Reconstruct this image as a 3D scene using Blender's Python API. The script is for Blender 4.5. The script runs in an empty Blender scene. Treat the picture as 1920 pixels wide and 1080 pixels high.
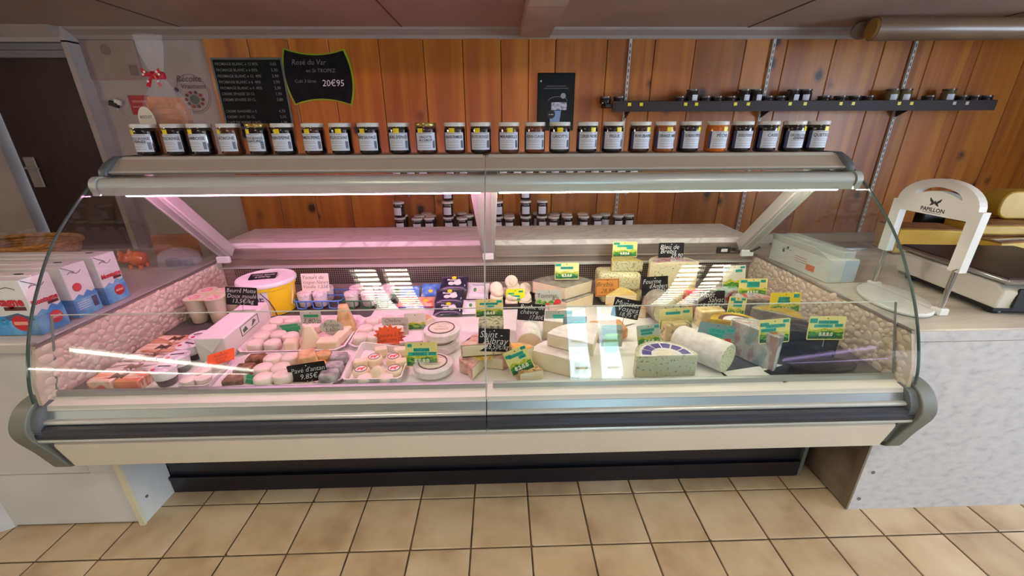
import bpy, bmesh, math, random
from mathutils import Vector, Matrix, Euler, noise

scene = bpy.context.scene
COL = scene.collection
RN = random.Random(11)
PI = math.pi

# ------------------------------------------------------------------ camera
cam_data = bpy.data.cameras.new('camera')
cam_data.sensor_fit = 'HORIZONTAL'
cam_data.sensor_width = 36.0
cam_data.lens = 766.35 * 36.0 / 1920.0
cam_data.clip_start = 0.02
cam = bpy.data.objects.new('camera', cam_data)
COL.objects.link(cam)
cam.matrix_world = (Matrix.Translation((0.1317, -1.0934, 1.4805)) @ Matrix.Rotation(-0.02704, 4, 'Z')
                    @ Matrix.Rotation(PI / 2 - 0.36998, 4, 'X') @ Matrix.Rotation(-0.00517, 4, 'Z'))
scene.camera = cam

# ------------------------------------------------------------------ world and view
world = bpy.data.worlds.new('world')
scene.world = world
world.use_nodes = True
world.node_tree.nodes['Background'].inputs[0].default_value = (0.70, 0.82, 1.0, 1)
world.node_tree.nodes['Background'].inputs[1].default_value = 1.0
vs = scene.view_settings
vs.view_transform = 'Standard'
vs.look = 'None'
vs.gamma = 1.0
vs.use_curve_mapping = False
vs.exposure = 0.0
scene.cycles.use_denoising = True
scene.cycles.max_bounces = 8
scene.cycles.transparent_max_bounces = 24
scene.cycles.sample_clamp_indirect = 6.0

DOOR_E, WIN_E, FLUO_E, TUBE_P, TUBE_W = 12.0, 18.0, 31.0, 66.0, 52.0   # daylight at door and window, louvre tubes, pink and white case tubes
FILL_E = 120.0  # strength of the added fill batten
CASE_MID = 0.075

# ------------------------------------------------------------------ materials
MATS = {}
def srgb(r, g, b):
    f = lambda c: (c / 255 / 12.92) if c / 255 <= 0.04045 else ((c / 255 + 0.055) / 1.055) ** 2.4
    return (f(r), f(g), f(b), 1.0)

def mat(name, col, rough=0.5, metal=0.0, spec=0.5, emit=None, estr=0.0, sss=0.0, coat=0.0, alpha=None):
    if name in MATS: return MATS[name]
    m = bpy.data.materials.new(name); m.use_nodes = True
    b = m.node_tree.nodes['Principled BSDF']
    b.inputs['Base Color'].default_value = col
    b.inputs['Roughness'].default_value = rough
    b.inputs['Metallic'].default_value = metal
    b.inputs['Specular IOR Level'].default_value = spec
    if coat: b.inputs['Coat Weight'].default_value = coat; b.inputs['Coat Roughness'].default_value = 0.12
    if emit is not None:
        b.inputs['Emission Color'].default_value = emit; b.inputs['Emission Strength'].default_value = estr
    if alpha is not None: b.inputs['Alpha'].default_value = alpha
    MATS[name] = m
    return m

def nd(m, t, **kw):
    n = m.node_tree.nodes.new(t)
    for k, v in kw.items(): setattr(n, k, v)
    return n

def ramp(m, stops, interp='LINEAR'):
    r = nd(m, 'ShaderNodeValToRGB'); cr = r.color_ramp; cr.interpolation = interp
    while len(cr.elements) < len(stops): cr.elements.new(0.5)
    for e, (p, c) in zip(cr.elements, stops): e.position = p; e.color = c
    return r

def noisy(name, stops, scale=8.0, stretch=(1, 1, 1), detail=4.0, rough=0.5, metal=0.0, bump=0.0, bscale=None, kind='noise', per_object=0.0, coat=0.0, distortion=0.0):
    """A principled surface whose colour follows a noise or cell pattern in the object's own coordinates."""
    if name in MATS: return MATS[name]
    m = mat(name, stops[0][1], rough, metal, coat=coat); L = m.node_tree.links.new
    b = m.node_tree.nodes['Principled BSDF']
    tc = nd(m, 'ShaderNodeTexCoord'); mp = nd(m, 'ShaderNodeMapping')
    mp.inputs['Scale'].default_value = stretch
    oi = nd(m, 'ShaderNodeObjectInfo')
    L(tc.outputs['Object'], mp.inputs['Vector'])
    ad = nd(m, 'ShaderNodeVectorMath', operation='ADD'); ml = nd(m, 'ShaderNodeMath', operation='MULTIPLY'); ml.inputs[1].default_value = 37.0
    L(oi.outputs['Random'], ml.inputs[0]); L(mp.outputs[0], ad.inputs[0]); L(ml.outputs[0], ad.inputs[1])
    if kind == 'noise':
        t = nd(m, 'ShaderNodeTexNoise'); t.inputs['Scale'].default_value = scale; t.inputs['Detail'].default_value = detail
        t.inputs['Distortion'].default_value = distortion
        out = t.outputs['Fac']
    else:
        t = nd(m, 'ShaderNodeTexVoronoi'); t.inputs['Scale'].default_value = scale
        out = t.outputs['Distance']
    L(ad.outputs[0], t.inputs['Vector'])
    r = ramp(m, stops); L(out, r.inputs[0])
    col = r.outputs[0]
    if per_object:
        hs = nd(m, 'ShaderNodeHueSaturation'); mr = nd(m, 'ShaderNodeMapRange')
        mr.inputs['To Min'].default_value = 1 - per_object; mr.inputs['To Max'].default_value = 1 + per_object
        L(oi.outputs['Random'], mr.inputs['Value']); L(mr.outputs[0], hs.inputs['Value']); L(col, hs.inputs['Color']); col = hs.outputs[0]
    L(col, b.inputs['Base Color'])
    if bump:
        t2 = t
        if bscale:
            t2 = nd(m, 'ShaderNodeTexNoise'); t2.inputs['Scale'].default_value = bscale; L(ad.outputs[0], t2.inputs['Vector'])
            out2 = t2.outputs['Fac']
        else: out2 = out
        bp = nd(m, 'ShaderNodeBump'); bp.inputs['Strength'].default_value = bump; bp.inputs['Distance'].default_value = 0.01
        L(out2, bp.inputs['Height']); L(bp.outputs[0], b.inputs['Normal'])
    return m

def glass_mat(name, tint=(1, 1, 1, 1), rough=0.0, wrinkle=0.0):
    """Thin clear sheet: transmits straight through and mirrors by its viewing angle (Fresnel)."""
    if name in MATS: return MATS[name]
    m = bpy.data.materials.new(name); m.use_nodes = True
    nt = m.node_tree; nt.nodes.clear(); L = nt.links.new
    out = nd(m, 'ShaderNodeOutputMaterial'); mix = nd(m, 'ShaderNodeMixShader')
    tr = nd(m, 'ShaderNodeBsdfTransparent'); tr.inputs[0].default_value = tint
    gl = nd(m, 'ShaderNodeBsdfGlossy'); gl.inputs['Roughness'].default_value = rough
    fr = nd(m, 'ShaderNodeFresnel'); fr.inputs[0].default_value = 1.45
    ge = nd(m, 'ShaderNodeNewGeometry'); ma = nd(m, 'ShaderNodeMath', operation='MULTIPLY_ADD')   # both faces of the sheet act as air to glass
    ma.inputs[1].default_value = 1 / 1.45 - 1.45; ma.inputs[2].default_value = 1.45; L(ge.outputs['Backfacing'], ma.inputs[0]); L(ma.outputs[0], fr.inputs[0])
    if wrinkle:
        n = nd(m, 'ShaderNodeTexNoise'); n.inputs['Scale'].default_value = 45; n.inputs['Detail'].default_value = 3; n.inputs['Distortion'].default_value = 1.5
        tc = nd(m, 'ShaderNodeTexCoord'); L(tc.outputs['Object'], n.inputs['Vector'])
        bp = nd(m, 'ShaderNodeBump'); bp.inputs['Strength'].default_value = wrinkle; bp.inputs['Distance'].default_value = 0.006
        L(n.outputs[0], bp.inputs['Height']); L(bp.outputs[0], gl.inputs['Normal']); L(bp.outputs[0], fr.inputs['Normal'])
    L(fr.outputs[0], mix.inputs[0]); L(tr.outputs[0], mix.inputs[1]); L(gl.outputs[0], mix.inputs[2]); L(mix.outputs[0], out.inputs[0])
    MATS[name] = m
    return m

def film_mat(name, tint, amount, rough=0.12):
    """Cling film or thin plastic: mostly see-through, a little milky, glossy."""
    if name in MATS: return MATS[name]
    m = bpy.data.materials.new(name); m.use_nodes = True
    nt = m.node_tree; L = nt.links.new
    b = nt.nodes['Principled BSDF']; out = nt.nodes['Material Output']
    b.inputs['Base Color'].default_value = tint; b.inputs['Roughness'].default_value = rough
    n = nd(m, 'ShaderNodeTexNoise'); n.inputs['Scale'].default_value = 60; n.inputs['Detail'].default_value = 3
    tc = nd(m, 'ShaderNodeTexCoord'); L(tc.outputs['Object'], n.inputs['Vector'])
    bp = nd(m, 'ShaderNodeBump'); bp.inputs['Strength'].default_value = 0.6; bp.inputs['Distance'].default_value = 0.004
    L(n.outputs[0], bp.inputs['Height']); L(bp.outputs[0], b.inputs['Normal'])
    tr = nd(m, 'ShaderNodeBsdfTransparent'); mix = nd(m, 'ShaderNodeMixShader'); mix.inputs[0].default_value = amount
    L(tr.outputs[0], mix.inputs[1]); L(b.outputs[0], mix.inputs[2]); L(mix.outputs[0], out.inputs[0])
    MATS[name] = m
    return m

# ------------------------------------------------------------------ mesh helpers
class MB:
    """Collects boxes, prisms, lathes and tubes and links them as ONE mesh object."""
    def __init__(self): self.v = []; self.f = []; self.m = Matrix.Identity(4); self.mi = []; self.cur = 0
    def add(self, vs, fs):
        n = len(self.v); self.v += [tuple(self.m @ Vector(p)) for p in vs]
        self.f += [tuple(n + i for i in q) for q in fs]; self.mi += [self.cur] * len(fs)
        return self
    def box(self, x0, x1, y0, y1, z0, z1):
        vs = [(x0, y0, z0), (x1, y0, z0), (x1, y1, z0), (x0, y1, z0), (x0, y0, z1), (x1, y0, z1), (x1, y1, z1), (x0, y1, z1)]
        return self.add(vs, [(3, 2, 1, 0), (4, 5, 6, 7), (0, 1, 5, 4), (1, 2, 6, 5), (2, 3, 7, 6), (3, 0, 4, 7)])
    def bbox(self, x0, x1, y0, y1, z0, z1, c=0.004):
        """box with the vertical and top edges chamfered"""
        pts = [(x0 + c, y0), (x1 - c, y0), (x1, y0 + c), (x1, y1 - c), (x1 - c, y1), (x0 + c, y1), (x0, y1 - c), (x0, y0 + c)]
        pin = [(x0 + c * 1.6, y0 + c), (x1 - c * 1.6, y0 + c), (x1 - c, y0 + c * 1.6), (x1 - c, y1 - c * 1.6), (x1 - c * 1.6, y1 - c), (x0 + c * 1.6, y1 - c), (x0 + c, y1 - c * 1.6), (x0 + c, y0 + c * 1.6)]
        vs = [(x, y, z0) for x, y in pts] + [(x, y, z1 - c) for x, y in pts] + [(x, y, z1) for x, y in pin]
        fs = [tuple(range(7, -1, -1)), tuple(range(16, 24))]
        for k in (0, 8):
            for i in range(8):
                j = (i + 1) % 8; fs.append((k + i, k + j, k + 8 + j, k + 8 + i))
        return self.add(vs, fs)
    def prism_x(self, pts, x0, x1):
        """polygon in (y, z), extruded along x"""
        n = len(pts)
        a = sum(pts[i][0] * pts[(i + 1) % n][1] - pts[(i + 1) % n][0] * pts[i][1] for i in range(n))
        if a < 0: pts = pts[::-1]
        vs = [(x0, y, z) for y, z in pts] + [(x1, y, z) for y, z in pts]
        fs = [tuple(range(n - 1, -1, -1)), tuple(range(n, 2 * n))] + [(i, (i + 1) % n, n + (i + 1) % n, n + i) for i in range(n)]
        return self.add(vs, fs)
    def prism_z(self, pts, z0, z1):
        n = len(pts)
        a = sum(pts[i][0] * pts[(i + 1) % n][1] - pts[(i + 1) % n][0] * pts[i][1] for i in range(n))
        if a < 0: pts = pts[::-1]
        vs = [(x, y, z0) for x, y in pts] + [(x, y, z1) for x, y in pts]
        fs = [tuple(range(n - 1, -1, -1)), tuple(range(n, 2 * n))] + [(i, (i + 1) % n, n + (i + 1) % n, n + i) for i in range(n)]
        return self.add(vs, fs)
    def prism_y(self, pts, y0, y1):
        """polygon in (x, z), extruded along y"""
        n = len(pts)
        a = sum(pts[i][0] * pts[(i + 1) % n][1] - pts[(i + 1) % n][0] * pts[i][1] for i in range(n))
        if a < 0: pts = pts[::-1]
        vs = [(x, y0, z) for x, z in pts] + [(x, y1, z) for x, z in pts]
        fs = [tuple(range(n)), tuple(range(2 * n - 1, n - 1, -1))] + [(i, n + i, n + (i + 1) % n, (i + 1) % n) for i in range(n)]
        return self.add(vs, fs)
    def strip_x(self, pts, x0, x1, t):
        """open (y, z) line given thickness t, extruded along x"""
        n = len(pts); off = []
        for i in range(n):
            a = Vector(pts[max(i - 1, 0)]); b = Vector(pts[min(i + 1, n - 1)]); d = (b - a).normalized()
            off.append((pts[i][0] - d.y * t, pts[i][1] + d.x * t))
        vs = []
        for x in (x0, x1): vs += [(x, y, z) for y, z in pts] + [(x, y, z) for y, z in off]
        fs = []; m2 = 2 * n
        for i in range(n - 1):
            fs += [(i, i + 1, m2 + i + 1, m2 + i), (n + i, m2 + n + i, m2 + n + i + 1, n + i + 1), (i, n + i, n + i + 1, i + 1), (m2 + i, m2 + i + 1, m2 + n + i + 1, m2 + n + i)]
        fs += [(0, m2, m2 + n, n), (n - 1, 2 * n - 1, m2 + 2 * n - 1, m2 + n - 1)]
        return self.add(vs, fs)
    def lathe(self, prof, seg=24, c=(0, 0, 0), sx=1.0, sy=1.0, cap=True):
        """(r, z) profile turned about z"""
        n = len(prof); vs = []; fs = []
        for r, z in prof:
            for k in range(seg):
                a = 2 * PI * k / seg; vs.append((c[0] + r * sx * math.cos(a), c[1] + r * sy * math.sin(a), c[2] + z))
        for i in range(n - 1):
            for k in range(seg):
                j = (k + 1) % seg; fs.append((i * seg + k, i * seg + j, (i + 1) * seg + j, (i + 1) * seg + k))
        if cap:
            if prof[0][0] > 1e-6: fs.append(tuple(range(seg - 1, -1, -1)))
            if prof[-1][0] > 1e-6: fs.append(tuple(range((n - 1) * seg, n * seg)))
        return self.add(vs, fs)
    def tube(self, path, r, seg=8, closed=False):
        P = [Vector(p) for p in path]; n = len(P); vs = []; fs = []; up = None
        for i in range(n):
            if closed: d = P[(i + 1) % n] - P[i - 1]
            else: d = P[min(i + 1, n - 1)] - P[max(i - 1, 0)]
            d.normalize()
            if up is None: up = d.orthogonal().normalized()
            u = (up - d * up.dot(d)).normalized(); up = u; w = d.cross(u)
            rr = r[i] if isinstance(r, (list, tuple)) else r
            for k in range(seg):
                a = 2 * PI * k / seg; vs.append(tuple(P[i] + (u * math.cos(a) + w * math.sin(a)) * rr))
        for i in range(n if closed else n - 1):
            ii = (i + 1) % n
            for k in range(seg):
                j = (k + 1) % seg; fs.append((i * seg + k, i * seg + j, ii * seg + j, ii * seg + k))
        if not closed: fs += [tuple(range(seg - 1, -1, -1)), tuple(range((n - 1) * seg, n * seg))]
        return self.add(vs, fs)
    def quad(self, a, b, c, d): return self.add([a, b, c, d], [(0, 1, 2, 3)])
    def mesh(self, name, mats, smooth=False):
        me = bpy.data.meshes.new(name); me.from_pydata(self.v, [], self.f)
        for m in (mats if isinstance(mats, (list, tuple)) else [mats]): me.materials.append(m)
        if any(self.mi): me.polygons.foreach_set('material_index', self.mi)
        if smooth:
            me.polygons.foreach_set('use_smooth', [True] * len(me.polygons)); me.set_sharp_from_angle(angle=math.radians(smooth if smooth > 1 else 38))
        me.update()
        return me
    def build(self, name, mats, parent=None, smooth=False):
        return link(name, self.mesh(name, mats, smooth), parent)

def link(name, me, parent=None, loc=None, rot=None):
    o = bpy.data.objects.new(name, me); COL.objects.link(o)
    if parent: o.parent = parent
    if loc: o.location = loc
    if rot: o.rotation_euler = rot
    return o

def tag(o, label=None, cat=None, group=None, kind=None):
    if label: o['label'] = label
    if cat: o['category'] = cat
    if group: o['group'] = group
    if kind: o['kind'] = kind
    return o

def thing(name, label, cat, loc=(0, 0, 0), rot=(0, 0, 0), group=None):
    o = bpy.data.objects.new(name, None); COL.objects.link(o); o.empty_display_size = 0.02
    o.location = loc; o.rotation_euler = rot if isinstance(rot, tuple) else (0, 0, rot)
    return tag(o, label, cat, group)

def deep_copy(root, loc, rot=None, label=None):
    r = root.copy(); COL.objects.link(r); r.location = loc
    if rot is not None: r.rotation_euler = rot
    if label: r['label'] = label
    for ch in root.children:
        c = ch.copy(); COL.objects.link(c); c.parent = r
        for g in ch.children:
            d = g.copy(); COL.objects.link(d); d.parent = c
    return r

def soften(o, w=0.004, seg=2):
    b = o.modifiers.new('soft_edges', 'BEVEL'); b.width = w; b.segments = seg; b.limit_method = 'ANGLE'; b.angle_limit = math.radians(35)
    for p in o.data.polygons: p.use_smooth = True
    o.data.set_sharp_from_angle(angle=math.radians(40))
    return o

FONT_CACHE = {}
def text_mesh(s, size, align='CENTER', shear=0.0, bold=0.0, width=None):
    key = (s, size, align, shear, bold, width)
    if key in FONT_CACHE: return FONT_CACHE[key]
    cu = bpy.data.curves.new('lettering', 'FONT'); cu.body = s; cu.size = size; cu.align_x = align; cu.align_y = 'CENTER'
    cu.shear = shear; cu.resolution_u = 2; cu.offset = bold; cu.fill_mode = 'FRONT'
    ob = bpy.data.objects.new('lettering', cu); COL.objects.link(ob)
    dg = bpy.context.evaluated_depsgraph_get(); dg.update()
    me = bpy.data.meshes.new_from_object(ob.evaluated_get(dg))
    bpy.data.objects.remove(ob); bpy.data.curves.remove(cu)
    if width and len(me.vertices):
        xs = [v.co.x for v in me.vertices]; w = max(xs) - min(xs)
        if w > width:
            for v in me.vertices: v.co.x *= width / w
    me.materials.clear()
    FONT_CACHE[key] = me
    return me

def write(parent, s, size, m, loc, rot=(PI / 2, 0, 0), align='CENTER', shear=0.0, bold=0.0, width=None, bend=None, name='lettering'):
    """flat printed or hand-written letters; bend wraps them round a jar of that radius (jar axis = z)"""
    me = text_mesh(s, size, align, shear, bold, width).copy()
    me.materials.append(m)
    if bend:
        for v in me.vertices:
            a = v.co.x / bend; y = v.co.y
            v.co = (bend * math.sin(a), -bend * math.cos(a), y)
        rot = (0, 0, 0)
    return link(name, me, parent, loc, rot)

ORD = 'first second third fourth fifth sixth seventh eighth ninth tenth eleventh twelfth thirteenth fourteenth fifteenth sixteenth seventeenth eighteenth nineteenth twentieth'.split()

def arc(cx, cz, r, a0, a1, n, rz=None):
    rz = rz or r
    return [(cx + r * math.cos(math.radians(a0 + (a1 - a0) * i / n)), cz + rz * math.sin(math.radians(a0 + (a1 - a0) * i / n))) for i in range(n + 1)]

def rrect(w, h, r, n=4):
    p = []
    for cx, cz, a in ((w / 2 - r, -h / 2 + r, -90), (w / 2 - r, h / 2 - r, 0), (-w / 2 + r, h / 2 - r, 90), (-w / 2 + r, -h / 2 + r, 180)):
        p += arc(cx, cz, r, a, a + 90, n)
    return p
# ================================================================== SETTING
M_tile = noisy('tile_glaze', [(0.30, srgb(168, 142, 110)), (0.52, srgb(196, 172, 138)), (0.72, srgb(210, 190, 158))], scale=5.0, detail=3, rough=0.34, per_object=0.06)
M_grout = noisy('tile_grout', [(0.35, srgb(62, 46, 34)), (0.65, srgb(104, 80, 58))], scale=14, rough=0.9)
M_plaster = noisy('grey_plaster', [(0.4, srgb(182, 172, 164)), (0.6, srgb(194, 184, 176))], scale=3, rough=0.75)
M_ceil = noisy('brown_lacquer_ceiling', [(0.35, srgb(184, 158, 148)), (0.65, srgb(198, 172, 160))], scale=1.6, rough=0.5)
M_trimw = mat('cornice_paint', srgb(176, 166, 156), 0.5)
M_dark_room = mat('cream_room_paint', srgb(206, 192, 172), 0.8)
M_taupe_room = mat('taupe_room_paint', srgb(112, 102, 92), 0.8)
M_door = noisy('dark_brown_door', [(0.35, srgb(44, 29, 26)), (0.65, srgb(56, 38, 33))], scale=4, stretch=(8, 8, 1), rough=0.5)
M_white_metal = mat('white_sheet_metal', srgb(216, 214, 206), .4)
M_gap = mat('dark_gap', srgb(24, 14, 9), 0.9)
M_lightgrey = mat('grey_frame_paint', srgb(132, 130, 134), 0.5)

def pine(name):
    m = mat(name, srgb(160, 86, 34), 0.42, coat=0.06); L = m.node_tree.links.new; b = m.node_tree.nodes['Principled BSDF']
    tc = nd(m, 'ShaderNodeTexCoord'); oi = nd(m, 'ShaderNodeObjectInfo')
    ml = nd(m, 'ShaderNodeMath', operation='MULTIPLY'); ml.inputs[1].default_value = 53.0; L(oi.outputs['Random'], ml.inputs[0])
    ad = nd(m, 'ShaderNodeVectorMath', operation='ADD'); L(tc.outputs['Object'], ad.inputs[0]); L(ml.outputs[0], ad.inputs[1])
    mp = nd(m, 'ShaderNodeMapping'); mp.inputs['Scale'].default_value = (1, 1, 0.07); L(ad.outputs[0], mp.inputs['Vector'])
    n1 = nd(m, 'ShaderNodeTexNoise'); n1.inputs['Scale'].default_value = 9; n1.inputs['Detail'].default_value = 5; n1.inputs['Distortion'].default_value = 0.6
    L(mp.outputs[0], n1.inputs['Vector'])
    r1 = ramp(m, [(0.25, srgb(146, 76, 18)), (0.45, srgb(180, 102, 26)), (0.62, srgb(204, 126, 38)), (0.80, srgb(180, 102, 28))]); L(n1.outputs['Fac'], r1.inputs[0])
    # knots: sparse dark ovals
    mk = nd(m, 'ShaderNodeMapping'); mk.inputs['Scale'].default_value = (1.0, 0.0, 0.75); L(ad.outputs[0], mk.inputs['Vector'])
    vo = nd(m, 'ShaderNodeTexVoronoi'); vo.inputs['Scale'].default_value = 4.8; vo.inputs['Randomness'].default_value = 1.0; L(mk.outputs[0], vo.inputs['Vector'])
    nn = nd(m, 'ShaderNodeTexNoise'); nn.inputs['Scale'].default_value = 30; L(ad.outputs[0], nn.inputs['Vector'])
    sm = nd(m, 'ShaderNodeMath', operation='MULTIPLY_ADD'); sm.inputs[1].default_value = 0.10; L(nn.outputs['Fac'], sm.inputs[0]); L(vo.outputs['Distance'], sm.inputs[2])
    rk = ramp(m, [(0.15, (0, 0, 0, 1)), (0.19, (0.45, 0.45, 0.45, 1)), (0.29, (1, 1, 1, 1))]); L(sm.outputs[0], rk.inputs[0])
    # only some cells carry a knot
    wn = nd(m, 'ShaderNodeSeparateColor'); L(vo.outputs['Color'], wn.inputs[0])
    gt = nd(m, 'ShaderNodeMath', operation='GREATER_THAN'); gt.inputs[1].default_value = 0.50; L(wn.outputs[0], gt.inputs[0])
    mx0 = nd(m, 'ShaderNodeMath', operation='MAXIMUM'); L(gt.outputs[0], mx0.inputs[1]); L(rk.outputs[0], mx0.inputs[0])
    mx = nd(m, 'ShaderNodeMix', data_type='RGBA'); L(mx0.outputs[0], mx.inputs[0]); mx.inputs[6].default_value = srgb(52, 20, 10); L(r1.outputs[0], mx.inputs[7])
    hs = nd(m, 'ShaderNodeHueSaturation'); mr = nd(m, 'ShaderNodeMapRange'); mr.inputs['To Min'].default_value = 0.78; mr.inputs['To Max'].default_value = 1.12
    L(oi.outputs['Random'], mr.inputs['Value']); L(mr.outputs[0], hs.inputs['Value']); L(mx.outputs[2], hs.inputs['Color']); L(hs.outputs[0], b.inputs['Base Color'])
    bp = nd(m, 'ShaderNodeBump'); bp.inputs['Strength'].default_value = 0.25; bp.inputs['Distance'].default_value = 0.006; L(n1.outputs['Fac'], bp.inputs['Height']); L(bp.outputs[0], b.inputs['Normal'])
    return m
M_pine = pine('varnished_pine')

# floor: grout bed with every tile near the counter its own piece
floor = tag(MB().box(-4.2, 5.0, -4.2, 2.5, -0.06, -0.004).build('floor', M_grout), kind='structure')
tile_shapes = []
for k in range(4):
    b = MB(); T = 0.23; g = 0.0032; c = 0.0022
    x0, x1, y0, y1 = g, T - g, g, T - g
    ch = [0.0, 0.004, 0.0, 0.006][k]
    pts = [(x0 + ch, y0), (x1, y0), (x1, y1), (x0, y1), (x0, y0 + ch)] if ch else [(x0, y0), (x1, y0), (x1, y1), (x0, y1)]
    n = len(pts); cx = cy = T / 2
    ins = [(cx + (x - cx) * 0.978, cy + (y - cy) * 0.978) for x, y in pts]
    vs = [(x, y, -0.006) for x, y in pts] + [(x, y, -0.0018) for x, y in pts] + [(x, y, 0) for x, y in ins]
    fs = [tuple(range(2 * n, 3 * n))]
    for s in (0, n): fs += [(s + i, s + (i + 1) % n, s + n + (i + 1) % n, s + n + i) for i in range(n)]
    b.add(vs, fs); tile_shapes.append(b.mesh('tile', M_tile))
for j in range(-3, 2):
    for i in range(-14, 17):
        link('tile', tile_shapes[RN.randrange(4)], floor, (i * 0.23, j * 0.23, RN.uniform(-0.0006, 0.0006)))
far_b = MB()
for j in list(range(-18, -3)) + list(range(2, 10)):
    for i in range(-18, 21):
        x, y = i * 0.23, j * 0.23
        far_b.quad((x + .003, y + .003, -.001), (x + .227, y + .003, -.001), (x + .227, y + .227, -.001), (x + .003, y + .227, -.001))
tag(far_b.build('far_tile', M_tile, floor), kind='stuff')

# back wall: plaster on the left, pine planks from there on
wall_back = tag(MB().box(-2.94, 5.0, 2.405, 2.5, 0, 2.2).build('wall_back', [M_plaster]), kind='structure')
MB().box(-2.0, 5.0, 2.398, 2.405, 0, 2.2).build('backing_board', M_gap, wall_back)
px = [-2.015, -1.697, -1.406, -1.112, -0.751, -0.423, -0.133, 0.151, 0.359, 0.56, 0.948, 1.306, 1.613, 1.995, 2.314, 2.68, 3.065, 3.444, 3.825, 4.209, 4.6, 4.98]
for a, b in zip(px[:-1], px[1:]):
    w = b - a; g = 0.0022
    m = MB().add([(g, .02, 0), (g, .004, 0), (g + .004, 0, 0), (w - g - .004, 0, 0), (w - g, .004, 0), (w - g, .02, 0),
                  (g, .02, 2.17), (g, .004, 2.17), (g + .004, 0, 2.17), (w - g - .004, 0, 2.17), (w - g, .004, 2.17), (w - g, .02, 2.17)],
                 [(i, i + 1, i + 7, i + 6) for i in range(5)])
    link('plank', m.mesh('plank', M_pine), wall_back, (a, 2.38 + RN.uniform(0, .002), 0))
# wall of the door, left of the plaster
wall_left = tag(MB().box(-4.2, -3.66, 2.30, 2.5, 0, 2.2).box(-3.66, -2.90, 2.30, 2.5, 2.07, 2.2).build('wall_left_of_door', M_plaster), kind='structure')
wall_left.name = 'wall_left'
MB().box(-2.94, -2.90, 2.30, 2.41, 0, 2.08).build('wall_return', M_plaster, wall_left)
door1 = tag(MB().box(-3.62, -2.95, 2.36, 2.40, 0, 1.975).build('door_1', M_door), kind='structure')
MB().box(-3.66, -2.94, 2.31, 2.40, 1.975, 2.02).box(-3.66, -2.94, 2.315, 2.40, 2.024, 2.065).build('door_frame', M_lightgrey, door1)
h = MB().bbox(-3.585, -3.50, 2.345, 2.36, 1.07, 1.30, .006).build('handle_plate', mat('brushed_plate', srgb(168, 164, 152), 0.4, 0.2), door1)
MB().tube([(-3.54, 2.345, 1.22), (-3.54, 2.30, 1.22), (-3.44, 2.298, 1.215)], .009).build('door_handle', mat('brushed_plate', (0, 0, 0, 1)), h)
# ceiling with the lower cornice strip and beam
ceiling = tag(MB().box(-4.2, 5.0, -4.2, 2.5, 2.165, 2.25).build('ceiling', M_ceil), kind='structure')
for x in (-2.1, -0.55, 1.95, 3.5):
    MB().box(x - .004, x + .004, -4.2, 2.35, 2.161, 2.1655).build('joint_strip', mat('joint_strip', srgb(98, 74, 66), .5), ceiling)
tag(MB().prism_x([(2.30, 2.165), (2.405, 2.165), (2.405, 2.10), (2.385, 2.10), (2.365, 2.125), (2.31, 2.15)], -2.94, 5.0).build('trim_1', M_trimw), kind='structure')
tag(MB().prism_x([(2.24, 2.165), (2.30, 2.165), (2.30, 2.10), (2.29, 2.10)], -4.2, -2.94).build('trim_2', M_trimw), kind='structure')
beam = MB().bbox(0.292, 0.500, 1.44, 2.29, 2.095, 2.165, .006).build('ceiling_beam', noisy('beam_paint', [(0.4, srgb(190, 168, 148)), (0.6, srgb(204, 180, 160))], 3, rough=.55)); tag(beam, kind='structure'); beam.name = 'trim_3'
tag(MB().bbox(0.296, 0.496, 0.6, 1.44, 2.085, 2.165, .006).build('trim_4', mat('pale_beam_paint', srgb(214, 202, 180), .5)), kind='structure')
# the rest of the room, behind the camera
tag(MB().box(-4.3, -4.2, -4.2, 2.5, 0, 2.2).build('wall_side_left', M_dark_room), kind='structure').name = 'wall_west'
tag(MB().box(5.0, 5.1, -4.2, -2.3, 0, 2.2).box(5.0, 5.1, -2.3, -0.1, 0, .7).box(5.0, 5.1, -2.3, -0.1, 2.08, 2.2).box(5.0, 5.1, -0.1, 2.5, 0, 2.2).build('wall_east', M_taupe_room), kind='structure')
wf = MB()
for a in ((-4.2, 0.98, 0, 2.2), (0.98, 1.86, 2.05, 2.2), (1.86, 2.3, 0, 2.2), (2.3, 4.9, 0, .6), (2.3, 4.9, 2.08, 2.2), (4.9, 5.0, 0, 2.2)):
    wf.box(a[0], a[1], -4.3, -4.2, a[2], a[3])
tag(wf.build('wall_front', M_taupe_room), kind='structure')
M_day = mat('daylight_pane', (0, 0, 0, 1), .5, emit=(0.52, 0.80, 1.0, 1), estr=DOOR_E)
M_dayw = mat('window_daylight_pane', (0, 0, 0, 1), .5, emit=(0.66, 0.80, 1.0, 1), estr=WIN_E)
M_doorf = mat('shop_door_frame', srgb(120, 118, 116), .5)
d2 = tag(MB().box(0.98, 1.06, -4.28, -4.20, 0, 2.05).box(1.78, 1.86, -4.28, -4.20, 0, 2.05).box(1.34, 1.50, -4.28, -4.20, 0, 2.05).box(1.06, 1.34, -4.28, -4.20, 0, .22).box(1.50, 1.78, -4.28, -4.20, 0, .22)
         .box(1.06, 1.78, -4.28, -4.20, 1.98, 2.05).build('door_2', M_doorf), kind='structure')
for a, b in ((1.06, 1.34), (1.50, 1.78)):
    p = MB().box(a, b, -4.26, -4.25, .22, 1.98).build('pane', M_day, d2)
    MB().box(a + .05, b - .02, -4.25, -4.215, 1.36, 1.39).build('push_bar', M_doorf, d2)
    MB().box(a + .07, b - .02, -4.25, -4.235, .92, 1.08).build('letter_flap', M_doorf, d2)
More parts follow.
